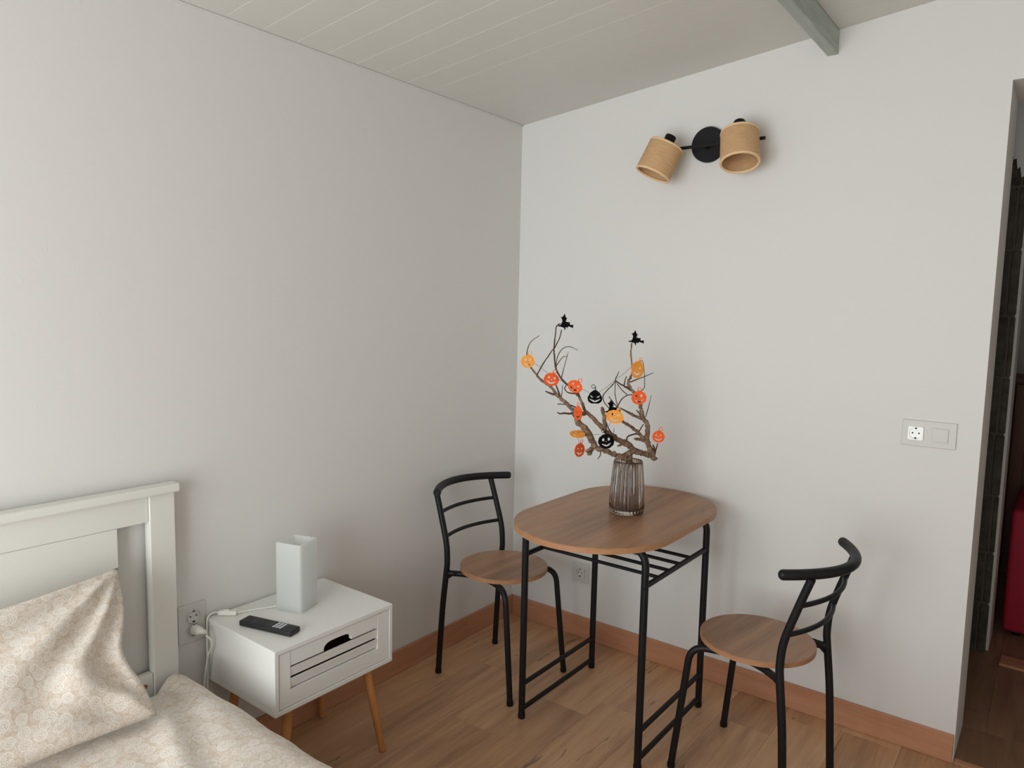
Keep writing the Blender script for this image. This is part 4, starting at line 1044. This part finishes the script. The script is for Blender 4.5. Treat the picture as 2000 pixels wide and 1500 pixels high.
# ------------------------------------------------------------------ bed
bd = empty('bed', (1.02, -2.415, 0))
tag(bd, 'white wooden bed with a panelled headboard against the left wall', 'bed')
BO = Vector(bd.location)
def bbox(name, x0, x1, y0, y1, z0, z1, m_=None, bev=0.002, seg=2, parent=None):
    return boxed(name, (x0 - BO.x, x1 - BO.x, y0 - BO.y, y1 - BO.y, z0, z1), m_ or M_HEAD, parent or bd, bev, seg)
def mir(y0, y1): return (2 * BO.y - y1, 2 * BO.y - y0)
for ya, yb in ((-1.7615, -1.689), mir(-1.7615, -1.689)):
    bbox('headboard_post', 0.014, 0.046, ya, yb, 0.0, 0.9295)
bbox('top_rail', 0.013, 0.060, mir(-1.9, -1.677)[0], -1.677, 0.930, 0.9555, None, 0.006, 3)
bbox('upper_panel', 0.020, 0.040, -3.0675, -1.7625, 0.8545, 0.9295)
bbox('centre_panel', 0.021, 0.038, mir(-1.9, -1.846)[0], -1.846, 0.4105, 0.8538)
lr = bbox('lower_rail', 0.018, 0.042, -3.0675, -1.7625, 0.33, 0.4095)
o = lathed('bolt_hole', [(0, 0), (0.007, 0), (0.007, 0.0012), (0, 0.0012)], M_DARKIN, lr, 18, (0.042 - BO.x, -1.787 - BO.y, 0.378)); o.rotation_euler = (0, PI / 2, 0)
for ya, yb in ((-1.735, -1.715), mir(-1.735, -1.715)):
    bbox('side_rail', 0.047, 1.98, ya, yb, 0.17, 0.29)
bbox('foot_rail', 1.981, 2.0, -3.115, -1.715, 0.17, 0.29)
for ya, yb in ((-1.7615, -1.7155), mir(-1.7615, -1.7155)):
    bbox('leg', 1.94, 1.98, ya + 0.0, yb - 0.021 if yb > -2.4 else yb, 0.0, 0.169)
bbox('mattress', 0.10, 1.975, -3.09, -1.742, 0.205, 0.375, M_MATT, 0.04, 4)

from mathutils import noise as mnoise
def wrinkle(x, y, s=1.0):
    v = 0.0
    v += 0.010 * mnoise.noise(Vector((x * 3.1, y * 4.3, 1.7)))
    v += 0.0055 * mnoise.noise(Vector((x * 9.0 + y * 4, y * 6.5 - x * 3, 4.2)))
    v += 0.0022 * mnoise.noise(Vector((x * 24, y * 19, 8.0)))
    return v * s
bm = bmesh.new(); uvl = bm.loops.layers.uv.new('UVMap')
X0, X1, YA, YB, ZT, RC = 0.068, 2.03, -3.165, -1.664, 0.428, 0.115
path = []                                   # cross-section of the cover over the mattress (y, z, arc length, outward normal)
hang = 0.22
def sect():
    out = []
    zb = ZT - RC
    for k in range(6): out.append((YB, zb - hang + hang * k / 6, (1, 0)))
    for k in range(15):
        a = PI / 2 * k / 14
        out.append((YB - RC + RC * math.cos(a), zb + RC * math.sin(a), (math.cos(a), math.sin(a))))
    n_ = 96
    for k in range(1, n_): out.append((YB - RC + (YA + RC - YB + RC) * k / n_, ZT, (0, 1)))
    for k in range(11):
        a = PI / 2 + PI / 2 * k / 10
        out.append((YA + RC + RC * math.cos(a), zb + RC * math.sin(a), (math.cos(a), math.sin(a))))
    for k in range(1, 5): out.append((YA, zb - hang * k / 4, (-1, 0)))
    return out
SEC = sect(); arc = [0.0]
for a, b in zip(SEC, SEC[1:]): arc.append(arc[-1] + math.hypot(b[0] - a[0], b[1] - a[1]))
NXS = 130; grid = []
for i in range(NXS + 1):
    x = X0 + (X1 - X0) * i / NXS
    row = []
    for j, (y_, z_, nrm) in enumerate(SEC):
        d = wrinkle(x, arc[j])
        soft = -0.055 * max(0.0, 1 - (x - X0) / 0.05) ** 2 * (1 if nrm[1] > 0.3 else 0.2) * 0.5   # head edge turns under a little
        lift = 0.006 * math.exp(-((x - 0.15) / 0.10) ** 2) * math.exp(-((y_ + 1.72) / 0.05) ** 2)
        sag = max(0.0, min(1.0, (-1.725 - y_) / 0.06)); sag = sag * sag * (3 - 2 * sag)
        lift -= 0.058 * sag * math.exp(-((x - 0.06) / 0.13) ** 2)          # the cover sinks between mattress and headboard
        fold = 0.012 * math.exp(-(((y_ + 1.86) + 0.35 * (x - 0.30)) / 0.03) ** 2) * math.exp(-((x - 0.45) / 0.22) ** 2)
        fold -= 0.008 * math.exp(-(((y_ + 1.80) + 0.30 * (x - 0.30)) / 0.035) ** 2) * math.exp(-((x - 0.45) / 0.25) ** 2)
        wav = 0.010 * math.sin(x * 17 + 1.3 * math.sin(x * 5)) * max(0.0, min(1.0, (ZT - RC - z_) / 0.18)) if abs(nrm[0]) > 0.99 else 0
        h_ = d + fold
        row.append(bm.verts.new((x, y_ + nrm[0] * (h_ * 0.6 + wav), z_ + nrm[1] * h_ + soft + lift * nrm[1])))
    grid.append(row)
for i in range(NXS):
    for j in range(len(SEC) - 1):
        f = bm.faces.new((grid[i][j], grid[i + 1][j], grid[i + 1][j + 1], grid[i][j + 1]))
        for lp, (a, b) in zip(f.loops, ((i, j), (i + 1, j), (i + 1, j + 1), (i, j + 1))):
            lp[uvl].uv = (X0 + (X1 - X0) * a / NXS, arc[b])
bmesh.ops.recalc_face_normals(bm, faces=bm.faces[:])
if bm.faces[len(bm.faces) // 2].normal.z < 0: bmesh.ops.reverse_faces(bm, faces=bm.faces[:])
bmesh.ops.solidify(bm, geom=bm.faces[:], thickness=0.014)
dv = new_obj('bedspread', bm, M_LACE, None, True)
tag(dv, 'beige bedspread printed with white lace roundels covering the bed', 'bedspread')

# pillow leaning on the headboard
bm = bmesh.new(); uvl = bm.loops.layers.uv.new('UVMap')
PBR, PTR, PTL, PBL = Vector((0.335, -1.895, 0.452)), Vector((0.088, -1.870, 0.764)), Vector((0.100, -2.500, 0.735)), Vector((0.365, -2.520, 0.455))
NU, NV = 60, 44
nrm = (PTR - PBR).cross(PBL - PBR).normalized()
if nrm.x < 0: nrm = -nrm
def prow(side):
    G = []
    for j in range(NV + 1):
        row = []
        v_ = j / NV
        for i in range(NU + 1):
            u_ = i / NU
            # edges pull in between the corners
            uu = u_ + (0.058 * math.exp(-((v_ - 0.42) / 0.20) ** 2) + 0.02 * math.sin(PI * v_)) * (1 - 2 * u_)
            vv = v_ + 0.045 * math.sin(PI * u_) * (1 - 2 * v_)
            p = (PBR * (1 - uu) + PBL * uu) * (1 - vv) + (PTR * (1 - uu) + PTL * uu) * vv
            e = max(0.0, 4 * u_ * (1 - u_)) ** 0.5 * max(0.0, 4 * v_ * (1 - v_)) ** 0.5
            thick = (0.078 if side > 0 else 0.022) * e ** 0.85
            rx, ry = u_ * 0.62, (1 - v_) * 0.40
            ang = math.atan2(ry, rx + 1e-6); rad = math.hypot(rx, ry)
            fold = 0.015 * math.sin(ang * 13 + 0.6) * math.exp(-((rad - 0.19) / 0.19) ** 2) * min(1, e * 2.2)
            rx2, ry2 = u_ * 0.62, v_ * 0.40
            ang2 = math.atan2(ry2, rx2 + 1e-6); rad2 = math.hypot(rx2, ry2)
            fold += 0.013 * math.sin(ang2 * 8 + 2.0) * math.exp(-((rad2 - 0.13) / 0.12) ** 2) * min(1, e * 2.2)
            w2 = 0.010 * mnoise.noise(Vector((rx * 7, ry * 7, 3.0))) * e
            row.append(p + nrm * side * (thick + (fold + w2 if side > 0 else 0)))
        G.append(row)
    return G
GF, GB = prow(1), prow(-1)
VF = [[bm.verts.new(p) for p in row] for row in GF]
VB = [[(VF[j][i] if (i in (0, NU) or j in (0, NV)) else bm.verts.new(GB[j][i])) for i in range(NU + 1)] for j in range(NV + 1)]
for V_, fl_ in ((VF, False), (VB, True)):
    for j in range(NV):
        for i in range(NU):
            idx = [(j, i), (j, i + 1), (j + 1, i + 1), (j + 1, i)]
            if fl_: idx = idx[::-1]
            f = bm.faces.new([V_[a][b] for a, b in idx])
            for lp, (a, b) in zip(f.loops, idx): lp[uvl].uv = (b / NU * 0.63 + 5.0, a / NV * 0.41 + 2.0)
pw = new_obj('pillow', bm, M_LACE, None, True)
tag(pw, 'beige lace-print pillow leaning against the white headboard', 'pillow')
